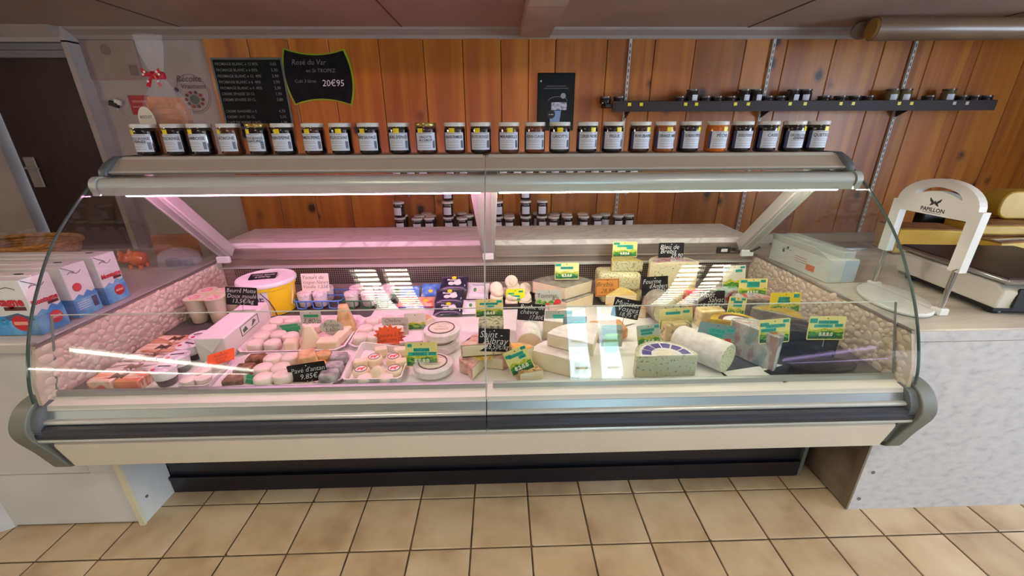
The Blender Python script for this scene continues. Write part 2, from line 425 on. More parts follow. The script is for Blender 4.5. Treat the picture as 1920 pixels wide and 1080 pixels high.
w1 = tag(MB().box(5.02, 5.08, -2.3, -.1, .70, .76).box(5.02, 5.08, -2.3, -.1, 2.02, 2.08).box(5.02, 5.08, -2.3, -2.24, .76, 2.02).box(5.02, 5.08, -.16, -.1, .76, 2.02).box(5.02, 5.08, -1.23, -1.17, .76, 2.02).build('window_1', M_doorf), kind='structure')
for a, b in ((-2.24, -1.23), (-1.17, -.16)): MB().box(5.045, 5.055, a, b, .76, 2.02).build('pane', M_dayw, w1)
w2 = tag(MB().box(2.3, 4.9, -4.28, -4.20, .60, .66).box(2.3, 4.9, -4.28, -4.20, 2.02, 2.08).box(2.3, 2.36, -4.28, -4.20, .66, 2.02).box(4.84, 4.9, -4.28, -4.20, .66, 2.02).build('window_2', M_doorf), kind='structure')
MB().box(2.36, 4.84, -4.26, -4.25, .66, 2.02).build('dim_pane', mat('dim_daylight_pane', (0, 0, 0, 1), .5, emit=(0.55, 0.72, 1.0, 1), estr=0.35), w2)  # faint blue glow, kept dim, mirrored in the steel band

# unseen batten added as fill to lift the ceiling and upper walls
for x, yb, lab in ((-4.0, -.5, 'added fill batten under the ceiling at the left of the shop'), (4.5, -.8, 'added fill batten under the ceiling at the right of the shop'))[:1]:
    t = thing('fill_batten', lab, 'ceiling light', (x, yb, 2.10), group=None)
    MB().bbox(-.03, .03, -.62, .62, .03, .065, .005).build('housing', M_white_metal, t)
    MB().tube([(0, -.60, .012), (0, .60, .012)], .016, 10).build('tube', mat('fill_tube', (1, 1, 1, 1), .4, emit=(1.0, .84, .66, 1), estr=FILL_E), t)

# lit chillers along the two side walls of the shop, behind the camera
def chiller(x, y0, y1, face, lab, col, e):
    t = thing('wall_chiller', lab, 'chiller', (x, (y0 + y1) / 2, 0)); L_ = (y1 - y0) / 2
    MB().box(min(0, -face * .5), max(0, -face * .5), -L_, L_, 0, 1.25).build('cabinet', M_white_metal, t)
    MB().box(min(.0, face * .06), max(.0, face * .06), -L_, L_, 1.07, 1.12).build('lamp_hood', M_white_metal, t)
    MB().tube([(face * .03, -L_ + .05, 1.045), (face * .03, L_ - .05, 1.045)], .013, 10).build('tube', mat('chiller_tube_' + ('white' if face > 0 else 'violet'), (1, 1, 1, 1), .4, emit=col, estr=e), t)
chiller(-3.25, -4.15, -1.35, 1, 'white wall chiller with a bright tube at the left of the shop floor', (1.0, .97, .90, 1), 20.0)
chiller(4.05, -4.15, -2.6, -1, 'white wall chiller with a violet tube at the right of the shop floor', (.66, .45, 1.0, 1), 6.0)

# louvre fixtures on the ceiling over the customers' side
M_fluo = mat('fluorescent_tube', (1, 1, 1, 1), .4, emit=(1.0, 0.90, 0.72, 1), estr=FLUO_E)
def louvre(x, y, lab):
    t = thing('louvre_ceiling_light', lab, 'ceiling light', (x, y, 2.06), group='louvre lights over the shop floor')
    MB().box(-.20, .20, -.46, .46, .095, .105).box(-.20, -.185, -.46, .46, 0, .095).box(.185, .20, -.46, .46, 0, .095).box(-.185, .185, -.46, -.445, 0, .095).box(-.185, .185, .445, .46, 0, .095).box(-.018, .018, -.445, .445, 0, .095).build('housing', M_white_metal, t)
    sl = MB().box(-.185, .185, -.006, .006, 0, .022).mesh('slat', M_white_metal)
    for k in range(14): link('slat', sl, t, (0, -.40 + k * .0615, 0))
    for xx in (-.10, .10): MB().bbox(xx - .075, xx + .075, -.44, .44, .05, .07, .01).build('tube', M_fluo, t)
louvre(-0.66, -0.95, 'louvred fluorescent ceiling fixture over the left of the floor')
louvre(1.50, -0.95, 'louvred fluorescent ceiling fixture over the right of the floor')
# ================================================================== REFRIGERATED DISPLAY CASE
XL, XR, XM = -1.39, 1.54, 0.075
M_alu = mat('brushed_aluminium', srgb(200, 202, 196), 0.35, 0.45)
M_alu2 = noisy('stainless_steel', [(0.4, srgb(168, 158, 150)), (0.6, srgb(184, 174, 164))], 6, stretch=(0.15, 1, 8), rough=0.34, metal=0.8)
M_band = mat('satin_steel_band', srgb(176, 182, 178), 0.38, 0.85)
M_char = mat('charcoal_bumper_rubber', srgb(46, 47, 55), 0.45)
M_ivory = mat('ivory_enamel', srgb(222, 214, 194), 0.35, coat=.3)
M_ledge = mat('cream_enamel', srgb(230, 226, 214), 0.4)
M_capgrey = mat('grey_green_plastic', srgb(112, 114, 106), 0.5)
M_capblue = mat('slate_grey_plastic', srgb(96, 102, 106), 0.45)
M_kick = mat('black_kick_plate', srgb(38, 37, 42), 0.35)
M_plinth = mat('black_plinth', srgb(26, 26, 34), 0.3)
M_deck = noisy('dark_steel_deck', [(0.4, srgb(86, 82, 82)), (0.6, srgb(104, 99, 98))], 9, rough=0.4, metal=0.4)
M_canopy = mat('champagne_aluminium', srgb(196, 184, 166), 0.42, 0.15)
M_canedge = mat('pale_edge_trim', srgb(206, 202, 190), 0.4)
M_lampbody = mat('satin_white_aluminium', srgb(206, 212, 206), 0.30, 0.25)
M_arm = mat('silver_paint', srgb(196, 194, 188), 0.4, 0.3)
M_black = mat('matt_black', srgb(16, 16, 18), 0.5)
M_clip = mat('clear_clip', srgb(220, 222, 220), .25)
M_glass = glass_mat('case_glass', (0.985, 1.0, 0.99, 1))
M_glassin = glass_mat('inner_glass', (0.985, 1.0, 0.992, 1))
M_glassend = glass_mat('end_glass', (0.93, 0.95, 0.94, 1))
M_gedge = mat('green_glass_edge', srgb(72, 92, 86), .15)
M_stone_back = noisy('pebble_bed', [(0.35, srgb(192, 174, 155)), (0.65, srgb(212, 194, 174))], 22, rough=.6)
M_pebble = noisy('beige_pebble', [(0.25, srgb(198, 180, 160)), (0.5, srgb(216, 199, 180)), (0.75, srgb(224, 209, 191))], 24, rough=.55, per_object=.06)
M_marble = noisy('pale_marble', [(0.30, srgb(214, 208, 202)), (0.47, srgb(236, 232, 226)), (0.53, srgb(206, 200, 196)), (0.58, srgb(238, 234, 228))], 5, stretch=(.6, 2.2, 1), detail=8, rough=.3, distortion=1.2)

def spline(P, n):
    out = []
    for i in range(len(P) - 1):
        p0, p1, p2, p3 = (Vector(P[max(i - 1, 0)]), Vector(P[i]), Vector(P[i + 1]), Vector(P[min(i + 2, len(P) - 1)]))
        for k in range(n):
            t = k / n
            out.append(tuple(0.5 * ((2 * p1) + (p2 - p0) * t + (2 * p0 - 5 * p1 + 4 * p2 - p3) * t * t + (3 * p1 - p0 - 3 * p2 + p3) * t ** 3)))
    return out + [tuple(P[-1])]
GLASS = spline([(.046, .640), (.054, .705), (.075, .772), (.106, .847), (.152, .934), (.204, 1.012), (.266, 1.094), (.340, 1.170), (.454, 1.262), (.566, 1.337)], 3)

case = thing('refrigerated_display_case', 'long curved-glass refrigerated cheese counter with ivory fascia and grey end caps', 'display case', (0, 0, 0))
# base
MB().box(-1.318, 1.462, .322, 1.40, .10, .615).build('cabinet_body', M_kick, case)
kick = MB().box(-1.318, 1.462, .314, .322, .085, .42).build('kick_plate', M_kick, case)
v = MB().bbox(0, .040, 0, .006, 0, .012, .003).mesh('vent_louvre', mat('vent_louvre_paint', srgb(92, 92, 108), .3))
for i in range(4):
    for j in range(3): link('vent_louvre', v, kick, (1.155 + i * .075, .309, .205 + j * .022))
MB().box(-1.318, 1.462, .300, .322, 0, .085).box(-1.318, 1.462, .296, .302, .070, .085).build('plinth', M_plinth, case)
MB().box(1.466, 1.482, .30, .34, .0, .40).build('corner_post', mat('grey_green_post', srgb(108, 116, 110), .4), case)
MB().prism_x([(.06, .63), (.06, .52), (.10, .43), (1.40, .43), (1.40, .615), (.30, .628)], XL + .01, XR - .01).build('lower_tank', M_kick, case)
# front fascia, from the glass rail down to the ivory panel
for a, b in ((XL, XM - .0015), (XM + .0015, XR)):
    MB().prism_x([(.096, .652), (.104, .652), (.113, .666), (.108, .672), (.098, .668)], a + .02, b - (.03 if b > 1 else 0)).build('glass_rail', M_band, case)
    MB().prism_x([(.104, .652), (.056, .645), (.056, .63), (.12, .628), (.12, .652)], a, b).build('front_ledge', M_ledge, case)
    MB().prism_x([(.0555, .6445), (.051, .629), (.060, .626), (.064, .640)], a, b).build('ledge_lip', mat('cream_lip_enamel', srgb(214, 210, 200), .4), case)
    MB().prism_x([(.051, .628), (.040, .602), (.052, .598), (.062, .624)], a + (.012 if a < -1 else 0), b - (.012 if b > 1 else 0)).build('steel_band', M_band, case)
    bead = [(.048, .603)] + arc(.034, .5955, .0085, 70, 260, 6) + [(.048, .587)]
    MB().prism_x(bead, a, b).build('bumper_bead', M_alu, case, True)
    MB().prism_x([(.040, .587), (.022, .588), (.013, .583), (.010, .573), (.0135, .571), (.009, .561), (.009, .551), (.013, .545), (.040, .543)], a, b).build('bumper_strip', M_char, case)
    MB().prism_x([(.045, .543), (.012, .543), (.010, .537), (.014, .530), (.05, .528)], a, b).build('bumper_lower_trim', M_alu, case)
iv = MB().prism_x([(.050, .524), (.032, .520), (.025, .512), (.026, .500), (.052, .398), (.062, .392), (.09, .400), (.07, .520)], XL + .03, XR - .04).build('fascia_panel', M_ivory, case, True)
MB().box(XM - .0014, XM + .0014, .056, .09, .53, .64).build('seam_strip', M_black, case)
CAPP = spline([(.090, .668), (.060, .664), (.030, .650), (.006, .622), (-.006, .590), (-.004, .560), (.006, .530), (.030, .470), (.048, .415), (.060, .386), (.090, .372), (.112, .378), (.116, .40), (.114, .52), (.112, .64)], 3)
for x0, x1 in ((XL - .05, XL + .004), (XR - .004, XR + .05)):
    c = MB().prism_x(CAPP, x0, x1).build('end_cap', M_capgrey, case); soften(c, .012, 3)
    s = -1 if x0 < 0 else 1
    MB().prism_x(spline([(.075, .655), (.035, .640), (.012, .600), (.012, .565), (.022, .535), (.045, .470), (.06, .41), (.085, .395), (.1, .41), (.1, .64)], 3), *(sorted((x0 if s > 0 else x1, (x0 if s > 0 else x1) - s * .026)))).build('cap_liner', M_capblue, c)
# glass
fg = []
for a, b in ((XL, XM - .002), (XM + .002, XR)):
    g = MB().strip_x(GLASS, a, b, -.006).build('curved_front_glass', M_glass, case, 60)
    fg.append(g)
for x in (XL, XR):
    MB().strip_x(GLASS, x - .0028, x + .0028, -.0068).build('glass_edge', M_gedge, fg[0] if x < 0 else fg[1], 60)
MB().strip_x(GLASS, XM - .0022, XM + .0022, -.0066).build('glass_joint', mat('joint_silicone', srgb(176, 178, 172), .3), fg[1], 60)
for x0, x1 in ((XL + .002, XL + .008), (XR - .008, XR - .002)):
    pts = [(y + .008, z - .003) for y, z in GLASS[5:]] + [(.70, 1.29), (1.05, .90), (1.05, .838)]
    MB().prism_x(pts, x0, x1).build('end_glass', M_glassend, case)
INX = ((XL + .022, XM - .003), (XM + .003, XR - .028))
for a, b in INX:
    ig = MB().prism_x([(.102, .664), (.108, .664), (.189, .910), (.183, .912)], a, b).build('inner_glass', M_glassin, case)
    MB().prism_x([(.1825, .9115), (.1895, .9095), (.190, .9125), (.184, .9145)], a, b).build('inner_glass_edge', mat('pale_glass_edge', srgb(206, 210, 196), .2), ig)
    xx = a if a < 0 else b
    MB().prism_x([(.101, .664), (.109, .664), (.190, .910), (.182, .912)], xx - .0009, xx + .0009).build('inner_glass_end', mat('grey_glass_end', srgb(120, 128, 122), .2), ig)
# end panels dressed with flat pebbles
PANEL = [(.052, .642), (.062, .72), (.082, .775), (.105, .832), (1.035, .832), (1.045, .80), (1.04, .69), (.92, .642)]
def inside(y, z):
    if z < .650 or z > .823 or y > 1.02: return False
    if y > .90 and z < .66 + (y - .9) * .4: return False
    return y > .06 + (z - .645) * .24 + .012
peb = []
for k in range(5):
    r = random.Random(k); b = MB(); n = 9; vs = []; fs = []
    ring = [(1 + r.uniform(-.14, .14)) for _ in range(n)]
    for s, h in ((1.0, 0.0), (.86, .55), (.5, .92)):
        for i in range(n):
            a = 2 * PI * i / n; vs.append((h, ring[i] * s * math.cos(a), ring[i] * s * math.sin(a) * .74))
    vs.append((1.0, 0, 0))
    for t in (0, n):
        for i in range(n): fs.append((t + i, t + (i + 1) % n, t + n + (i + 1) % n, t + n + i))
    for i in range(n): fs.append((2 * n + i, 2 * n + (i + 1) % n, 3 * n))
    b.add(vs, fs); peb.append(b.mesh('pebble', M_pebble, 60))
for side in (-1, 1):
    xp = XL + .016 if side < 0 else XR - .016
    P = MB().prism_x(PANEL, xp - .006, xp + .006).build('pebbled_end_panel', M_stone_back, case)
    rr = random.Random(5 + side); pts = []
    for attempt in range(9000):
        if len(pts) >= 235: break
        y, z = rr.uniform(.06, 1.02), rr.uniform(.65, .823); s = rr.choice((.014, .017, .020, .023)) * (1.0 if attempt < 4500 else .62)
        if not inside(y, z): continue
        if all((y - a) ** 2 + (z - c) ** 2 > (.76 * (s + d)) ** 2 for a, c, d in pts): pts.append((y, z, s))
    for y, z, s in pts:
        o = link('pebble', peb[rr.randrange(5)], P, (xp - side * .0055, y, z), (rr.uniform(-.9, .9), 0, 0 if side > 0 else 0))
        o.scale = (-side * .0042, s, s)
    MB().prism_x([(.10, .830), (1.03, .830), (1.03, .838), (.106, .838)], xp - .007, xp + .007).build('panel_top_strip', mat('thin_steel_edge', srgb(150, 140, 132), .3, .6), P)
# deck and back
MB().box(XL + .02, XR - .02, .112, .965, .630, .645).build('deck', M_deck, case)
MB().prism_x([(.955, .640), (.96, .646), (1.045, .690), (1.05, .63)], XL + .02, XR - .02).build('deck_riser', M_alu2, case)
bp = MB().box(XL + .02, XR - .02, 1.05, 1.08, .783, .895).build('back_panel', M_alu2, case)
MB().prism_x([(1.05, .840), (1.040, .837), (1.040, .832), (1.05, .828)], XL + .02, XR - .02).build('panel_ridge', M_alu2, bp)
MB().prism_x([(1.05, .800), (1.032, .797), (1.030, .790), (1.05, .785)], XL + .02, XR - .02).build('panel_ridge', M_alu, bp)
# perforated return-air grille: a real lattice in front of a dark duct
g = MB(); x0, x1, z0, z1 = XL + .075, XR - .085, .690, .785
nx, nz = 236, 8; dx = (x1 - x0) / nx; dz = (z1 - z0) / nz
for i in range(nx + 1): g.quad((x0 + i * dx - .0025, 1.046, z0), (x0 + i * dx + .0025, 1.046, z0), (x0 + i * dx + .0025, 1.046, z1), (x0 + i * dx - .0025, 1.046, z1))
for j in range(nz + 1): g.quad((x0, 1.0455, z0 + j * dz - .0023), (x1, 1.0455, z0 + j * dz - .0023), (x1, 1.0455, z0 + j * dz + .0023), (x0, 1.0455, z0 + j * dz + .0023))
g.box(XL + .02, x0, 1.045, 1.05, z0, z1).box(x1, XR - .02, 1.045, 1.05, z0, z1)
gr = g.build('air_grille', M_alu2, case)
MB().box(x0, x1, 1.066, 1.072, z0 - .005, z1).build('dark_duct', M_black, gr)
MB().box(XL + .03, XR - .03, 1.075, 1.40, .61, .890).build('rear_housing', M_alu2, case)
ms = MB().bbox(XL + .02, XM + .0, 1.062, 1.415, .892, .922, .003).build('marble_shelf', M_marble, case)
MB().bbox(XM + .002, XR - .02, 1.062, 1.415, .892, .922, .003).build('marble_shelf', M_marble, case)
t = MB().bbox(1.318, 1.392, 1.036, 1.05, .842, .874, .004).build('switch_frame', M_black, case)
MB().bbox(1.336, 1.372, 1.031, 1.037, .850, .866, .003).build('rocker_switch', mat('white_switch', srgb(232, 232, 226), .3), t)
MB().tube([(1.400, 1.03, .862), (1.43, 1.00, .858), (1.47, .97, .872), (1.50, .96, .895)], .006).lathe([(.0, 0), (.012, .002), (.012, .016), (0, .018)], 10, (1.402, 1.028, .854)).build('power_cable', M_black, case, True)
# canopy with its end caps, lamp housing and the three arms
for a, b in ((XL + .03, XM - .0015), (XM + .0015, XR - .03)):
    MB().prism_x([(.563, 1.334), (.632, 1.384), (.90, 1.384), (.90, 1.374), (.64, 1.374), (.58, 1.330)], a, b).build('canopy', M_canopy, case)
    MB().prism_x([(.560, 1.333), (.566, 1.339), (.582, 1.331), (.574, 1.325)], a, b).build('canopy_edge', M_canedge, case)
    MB().prism_x([(.622, 1.377), (.634, 1.3875), (.66, 1.3875), (.66, 1.382), (.64, 1.382)], a + .01, b - .01).build('canopy_top_trim', M_canedge, case)
    prof = [(.503, 1.256)] + arc(.528, 1.288, .030, 205, 60, 10) + [(.60, 1.318), (.60, 1.300), (.575, 1.272), (.512, 1.266)]
    lh = MB().prism_x(prof, a, b).build('lamp_housing', M_lampbody, case, True)
    pink = a < -1
    MB().prism_x(arc(.552, 1.254, .0095, 0, 330, 11), a + .05, b - .02).build('light_tube', mat('pink_tube' if pink else 'white_tube', (1, 1, 1, 1), .4, emit=(1.0, .37, .70, 1) if pink else (1.0, .93, .78, 1), estr=TUBE_P if pink else TUBE_W), lh, True)
for x0, x1 in ((XL - .002, XL + .03), (XR - .03, XR + .002)):
    e = MB().prism_x([(.545, 1.318), (.552, 1.345), (.585, 1.37), (.632, 1.3895), (.91, 1.3895), (.91, 1.36), (.70, 1.33), (.60, 1.312)], x0, x1).build('canopy_end_cap', M_capblue, case); soften(e, .008, 2)
    MB().prism_x([(.498, 1.256)] + arc(.528, 1.288, .036, 215, 60, 8) + [(.61, 1.322), (.58, 1.258)], x0 + .004, x1 - .004).build('lamp_end_cap', M_lampbody, case, True)
def arm(xc, w0, w1, tilt=0.0):
    a0, a1 = Vector((xc, .600, 1.302)), Vector((xc + tilt, 1.000, .868))
    d = (a1 - a0).normalized(); nrm = Vector((0, -d.z, d.y)).normalized() * -1
    if nrm.y > 0: nrm = -nrm
    m = MB(); vs = []
    for p, w, t in ((a0, w0, .055), (a1, w1, .060)):
        for sx, st in ((-1, 0), (1, 0), (1, 1), (-1, 1)): vs.append(tuple(p + Vector((sx * w / 2, 0, 0)) - nrm * (t * st)))
    m.add(vs, [(0, 1, 2, 3), (7, 6, 5, 4), (0, 4, 5, 1), (1, 5, 6, 2), (2, 6, 7, 3), (3, 7, 4, 0)])
    o = m.build('support_arm', M_arm, case); soften(o, .005, 2)
    MB().bbox(xc + tilt - w1 / 2 + .004, xc + tilt + w1 / 2 - .004, .972, .992, .842, .874, .004).build('arm_foot', M_clip, o)
    rb = MB()
    p0 = a0 + nrm * .003; p1 = a1 + nrm * .003
    for s in (-.28, .28): rb.tube([p0 + Vector((s * w0, 0, 0)), p1 + Vector((s * w1, 0, 0))], .0035, 6)
    rb.build('arm_rib', M_alu, o)
    return o
arm(XM - .012, .125, .066)
arm(XL + .075, .085, .075, .005)
arm(XR - .085, .085, .075, -.005)

# ================================================================== NEIGHBOURING COUNTERS
M_lam = noisy('white_laminate', [(0.4, srgb(214, 214, 210)), (0.6, srgb(224, 224, 220))], 4, rough=.38)
M_lamedge = mat('cream_edge_band', srgb(226, 218, 184), .45)
M_lamtop = mat('pale_worktop', srgb(206, 202, 194), .35)
M_stone = noisy('grey_stone_laminate', [(0.28, srgb(174, 172, 174)), (0.40, srgb(194, 192, 193)), (0.52, srgb(202, 200, 200)), (0.70, srgb(208, 206, 205))], 22, stretch=(1, 1, 1.8), detail=15, rough=.42, distortion=.1)
M_stonetop = noisy('beige_stone_worktop', [(0.30, srgb(172, 162, 148)), (0.46, srgb(200, 190, 174)), (0.56, srgb(220, 210, 192)), (0.72, srgb(204, 194, 178))], 3.2, stretch=(.7, 2.4, 1), detail=7, rough=.33, distortion=.5)
M_screw = mat('screw_cap', srgb(120, 120, 120), .4, .4)
lc = thing('left_side_counter', 'white laminate counter with a pale worktop left of the glass case', 'counter')
lc.name = 'white_counter'
MB().box(-1.835, -1.325, .148, .160, .012, .268).build('lower_front_panel', M_lam, lc)
MB().box(-1.835, -1.445, .148, .160, .272, .808).build('upper_front_panel', M_lam, lc)
MB().box(-1.445, -1.325, .149, .160, .268, .36).build('filler_panel', M_lam, lc)
MB().box(-1.338, -1.318, .138, .149, 0, .36).build('edge_band', M_lamedge, lc)
sp = MB().box(-1.335, -1.322, .149, .312, 0, .38).build('side_panel', M_lam, lc)
for y, z in ((.19, .10), (.20, .27)): MB().prism_x(arc(y, z, .006, 0, 330, 8), -1.3225, -1.319).build('screw', M_screw, sp)
MB().box(-3.2, -1.445, .16, 1.25, .02, .806).build('carcass', M_lam, lc)
MB().bbox(-3.2, -1.394, .130, 1.30, .802, .836, .004).build('worktop', M_lamtop, lc)
MB().add([(-1.835, .148, .0), (-2.6, -.30, 0), (-2.6, -.28, 0), (-1.835, .165, 0), (-1.835, .148, .842), (-2.6, -.30, .842), (-2.6, -.28, .842), (-1.835, .165, .842)],
         [(0, 1, 5, 4), (4, 5, 6, 7), (3, 7, 6, 2), (0, 3, 2, 1), (0, 4, 7, 3)]).build('angled_panel', M_lam, lc)
rc = thing('right_side_counter', 'grey stone-effect counter with a beige worktop right of the glass case', 'counter')
rc.name = 'stone_counter'
MB().box(1.556, 4.2, .118, .134, .0, .786).build('front_panel', M_stone, rc)
MB().box(1.5475, 1.556, .118, .150, 0, .40).build('panel_edge', mat('brown_edge_band', srgb(128, 116, 98), .5), rc)
s2 = MB().box(1.550, 1.566, .150, .42, .006, .40).build('side_panel', noisy('brown_stone_laminate', [(0.35, srgb(116, 104, 88)), (0.65, srgb(156, 144, 124))], 8, rough=.5, detail=8), rc)
MB().box(1.62, 4.2, .134, 1.25, .02, .784).build('carcass', M_stone, rc)
MB().bbox(1.546, 4.2, .1175, 1.30, .788, .834, .003).build('worktop', M_stonetop, rc)
MB().box(1.556, 4.2, .1155, .1175, .790, .828).build('worktop_edge', M_stone, rc)
MB().box(1.60, 4.2, 1.27, 1.29, .834, .885).build('upstand', mat('pale_upstand', srgb(168, 158, 148), .4), rc)
sc = MB()
for x, z in ((1.60, .20), (1.585, .06)): MB().prism_y(arc(x, z, .0075, 0, 330, 8), .115, .119).build('screw', M_screw, rc)
# ================================================================== CONTENTS OF THE CASE
DK = 0.6470   # items stand on the liner sheets of the deck
M_fresh = noisy('fresh_white_cheese', [(0.35, srgb(230, 214, 198)), (0.65, srgb(242, 228, 212))], 30, rough=.5, bump=.12)
M_cream = noisy('cream_paste', [(0.35, srgb(236, 218, 180)), (0.65, srgb(246, 232, 200))], 18, rough=.45, bump=.05)
M_bloom = noisy('bloomy_white_rind', [(0.35, srgb(226, 220, 208)), (0.65, srgb(246, 242, 234))], 40, rough=.7, bump=.3)
M_grey = noisy('grey_rind', [(0.35, srgb(128, 122, 112)), (0.65, srgb(172, 164, 150))], 35, rough=.75, bump=.3)
M_ash = noisy('ash_rind', [(0.30, srgb(120, 116, 118)), (0.5, srgb(164, 158, 156)), (0.7, srgb(206, 200, 194))], 38, rough=.8, bump=.4)
M_yrind = noisy('yellow_rind', [(0.35, srgb(206, 176, 92)), (0.65, srgb(226, 202, 126))], 22, rough=.5, bump=.15)
M_orange = noisy('orange_washed_rind', [(0.35, srgb(206, 132, 66)), (0.65, srgb(228, 168, 104))], 26, rough=.5, bump=.25)
M_pinkrind = noisy('pink_crinkled_rind', [(0.30, srgb(196, 138, 122)), (0.5, srgb(222, 176, 158)), (0.7, srgb(240, 214, 200))], 42, rough=.35, bump=.5, coat=.5)
M_brown = noisy('cocoa_crust', [(0.35, srgb(88, 56, 36)), (0.55, srgb(128, 88, 58)), (0.72, srgb(170, 128, 92))], 48, rough=.85, bump=.6)
M_tan = noisy('tan_crust', [(0.35, srgb(198, 152, 98)), (0.65, srgb(228, 190, 140))], 36, rough=.7, bump=.4)
def blue(name, base, vein, thr, scale, stretch=(1, 1, 1)):
    return noisy(name, [(thr - .05, vein), (thr + .015, base), (0.8, tuple(min(1, c * 1.06) for c in base[:3]) + (1,))], scale, stretch, detail=3, rough=.4, bump=.12, coat=.3)
M_blue1 = blue('blue_veined_paste', srgb(222, 214, 168), srgb(156, 162, 124), .45, 130)
M_blue2 = blue('ivory_blue_paste', srgb(240, 228, 182), srgb(104, 108, 92), .37, 60, (1, 1, 1.5))
M_blue3 = blue('green_blue_paste', srgb(214, 212, 176), srgb(122, 134, 106), .39, 85)
M_wrap = glass_mat('cling_film', (0.98, 0.98, 0.98, 1), .06, .9)
M_clear = film_mat('clear_plastic', (0.93, 0.93, 0.95, 1), .09, .06)
M_paper = noisy('white_paper', [(0.4, srgb(238, 234, 230)), (0.6, srgb(248, 245, 242))], 6, rough=.7)
M_tray = mat('white_tray_plastic', srgb(240, 236, 232), .4)
M_doily = noisy('brown_printed_paper', [(0.42, srgb(226, 210, 200)), (0.52, srgb(190, 160, 146)), (0.6, srgb(236, 224, 216))], 60, rough=.7)
M_blacktray = mat('black_tray_plastic', srgb(24, 22, 23), .4, spec=.3)
M_slate = noisy('slate_card', [(0.4, srgb(20, 19, 22)), (0.6, srgb(28, 27, 30))], 20, rough=.5)
M_slate.node_tree.nodes['Principled BSDF'].inputs['Specular IOR Level'].default_value = .12
M_chalk = mat('white_chalk_pen', srgb(244, 244, 240), .6)
M_ink = mat('black_ink', srgb(34, 30, 32), .6)
M_pin = mat('sign_pin_steel', srgb(150, 150, 150), .3, .9)
M_teal = mat('teal_strip', srgb(22, 178, 160), .45)
M_tealtext = mat('dark_teal_print', srgb(8, 84, 84), .5)
M_cardc = mat('cream_card', srgb(242, 226, 140), .35, coat=.4)
M_cardp = mat('pale_card', srgb(236, 232, 214), .35, coat=.4)
M_hill1 = noisy('print_yellow_fields', [(0.40, srgb(150, 178, 40)), (0.55, srgb(228, 214, 62)), (0.7, srgb(120, 160, 40))], 90, (1, 1, 1.8), rough=.35)
M_hill2 = noisy('print_green_hills', [(0.38, srgb(26, 104, 52)), (0.52, srgb(62, 150, 52)), (0.66, srgb(160, 196, 60))], 80, (1, 1, 2), rough=.35)
M_hill3 = noisy('print_dark_hedges', [(0.4, srgb(16, 74, 46)), (0.6, srgb(36, 116, 50))], 90, rough=.35)
M_digit = mat('white_digits', srgb(244, 240, 226), .4)
M_grcard = mat('grey_green_card', srgb(190, 196, 180), .5)
M_greenstrip = mat('green_strip', srgb(24, 150, 96), .45)
M_oranget = mat('fluorescent_orange_card', srgb(250, 96, 40), .5)
M_neon = mat('fluorescent_yellow_card', srgb(232, 250, 24), .5)
M_gold = noisy('gold_foil', [(0.35, srgb(196, 148, 22)), (0.65, srgb(240, 206, 64))], 18, rough=.28, metal=.35, bump=.35)
M_red = mat('red_print', srgb(206, 40, 48), .4)
M_purple = mat('purple_print', srgb(82, 66, 150), .4)
M_brownring = mat('brown_ring_print', srgb(88, 44, 36), .5)
M_creamlabel = mat('cream_label', srgb(244, 232, 206), .5)

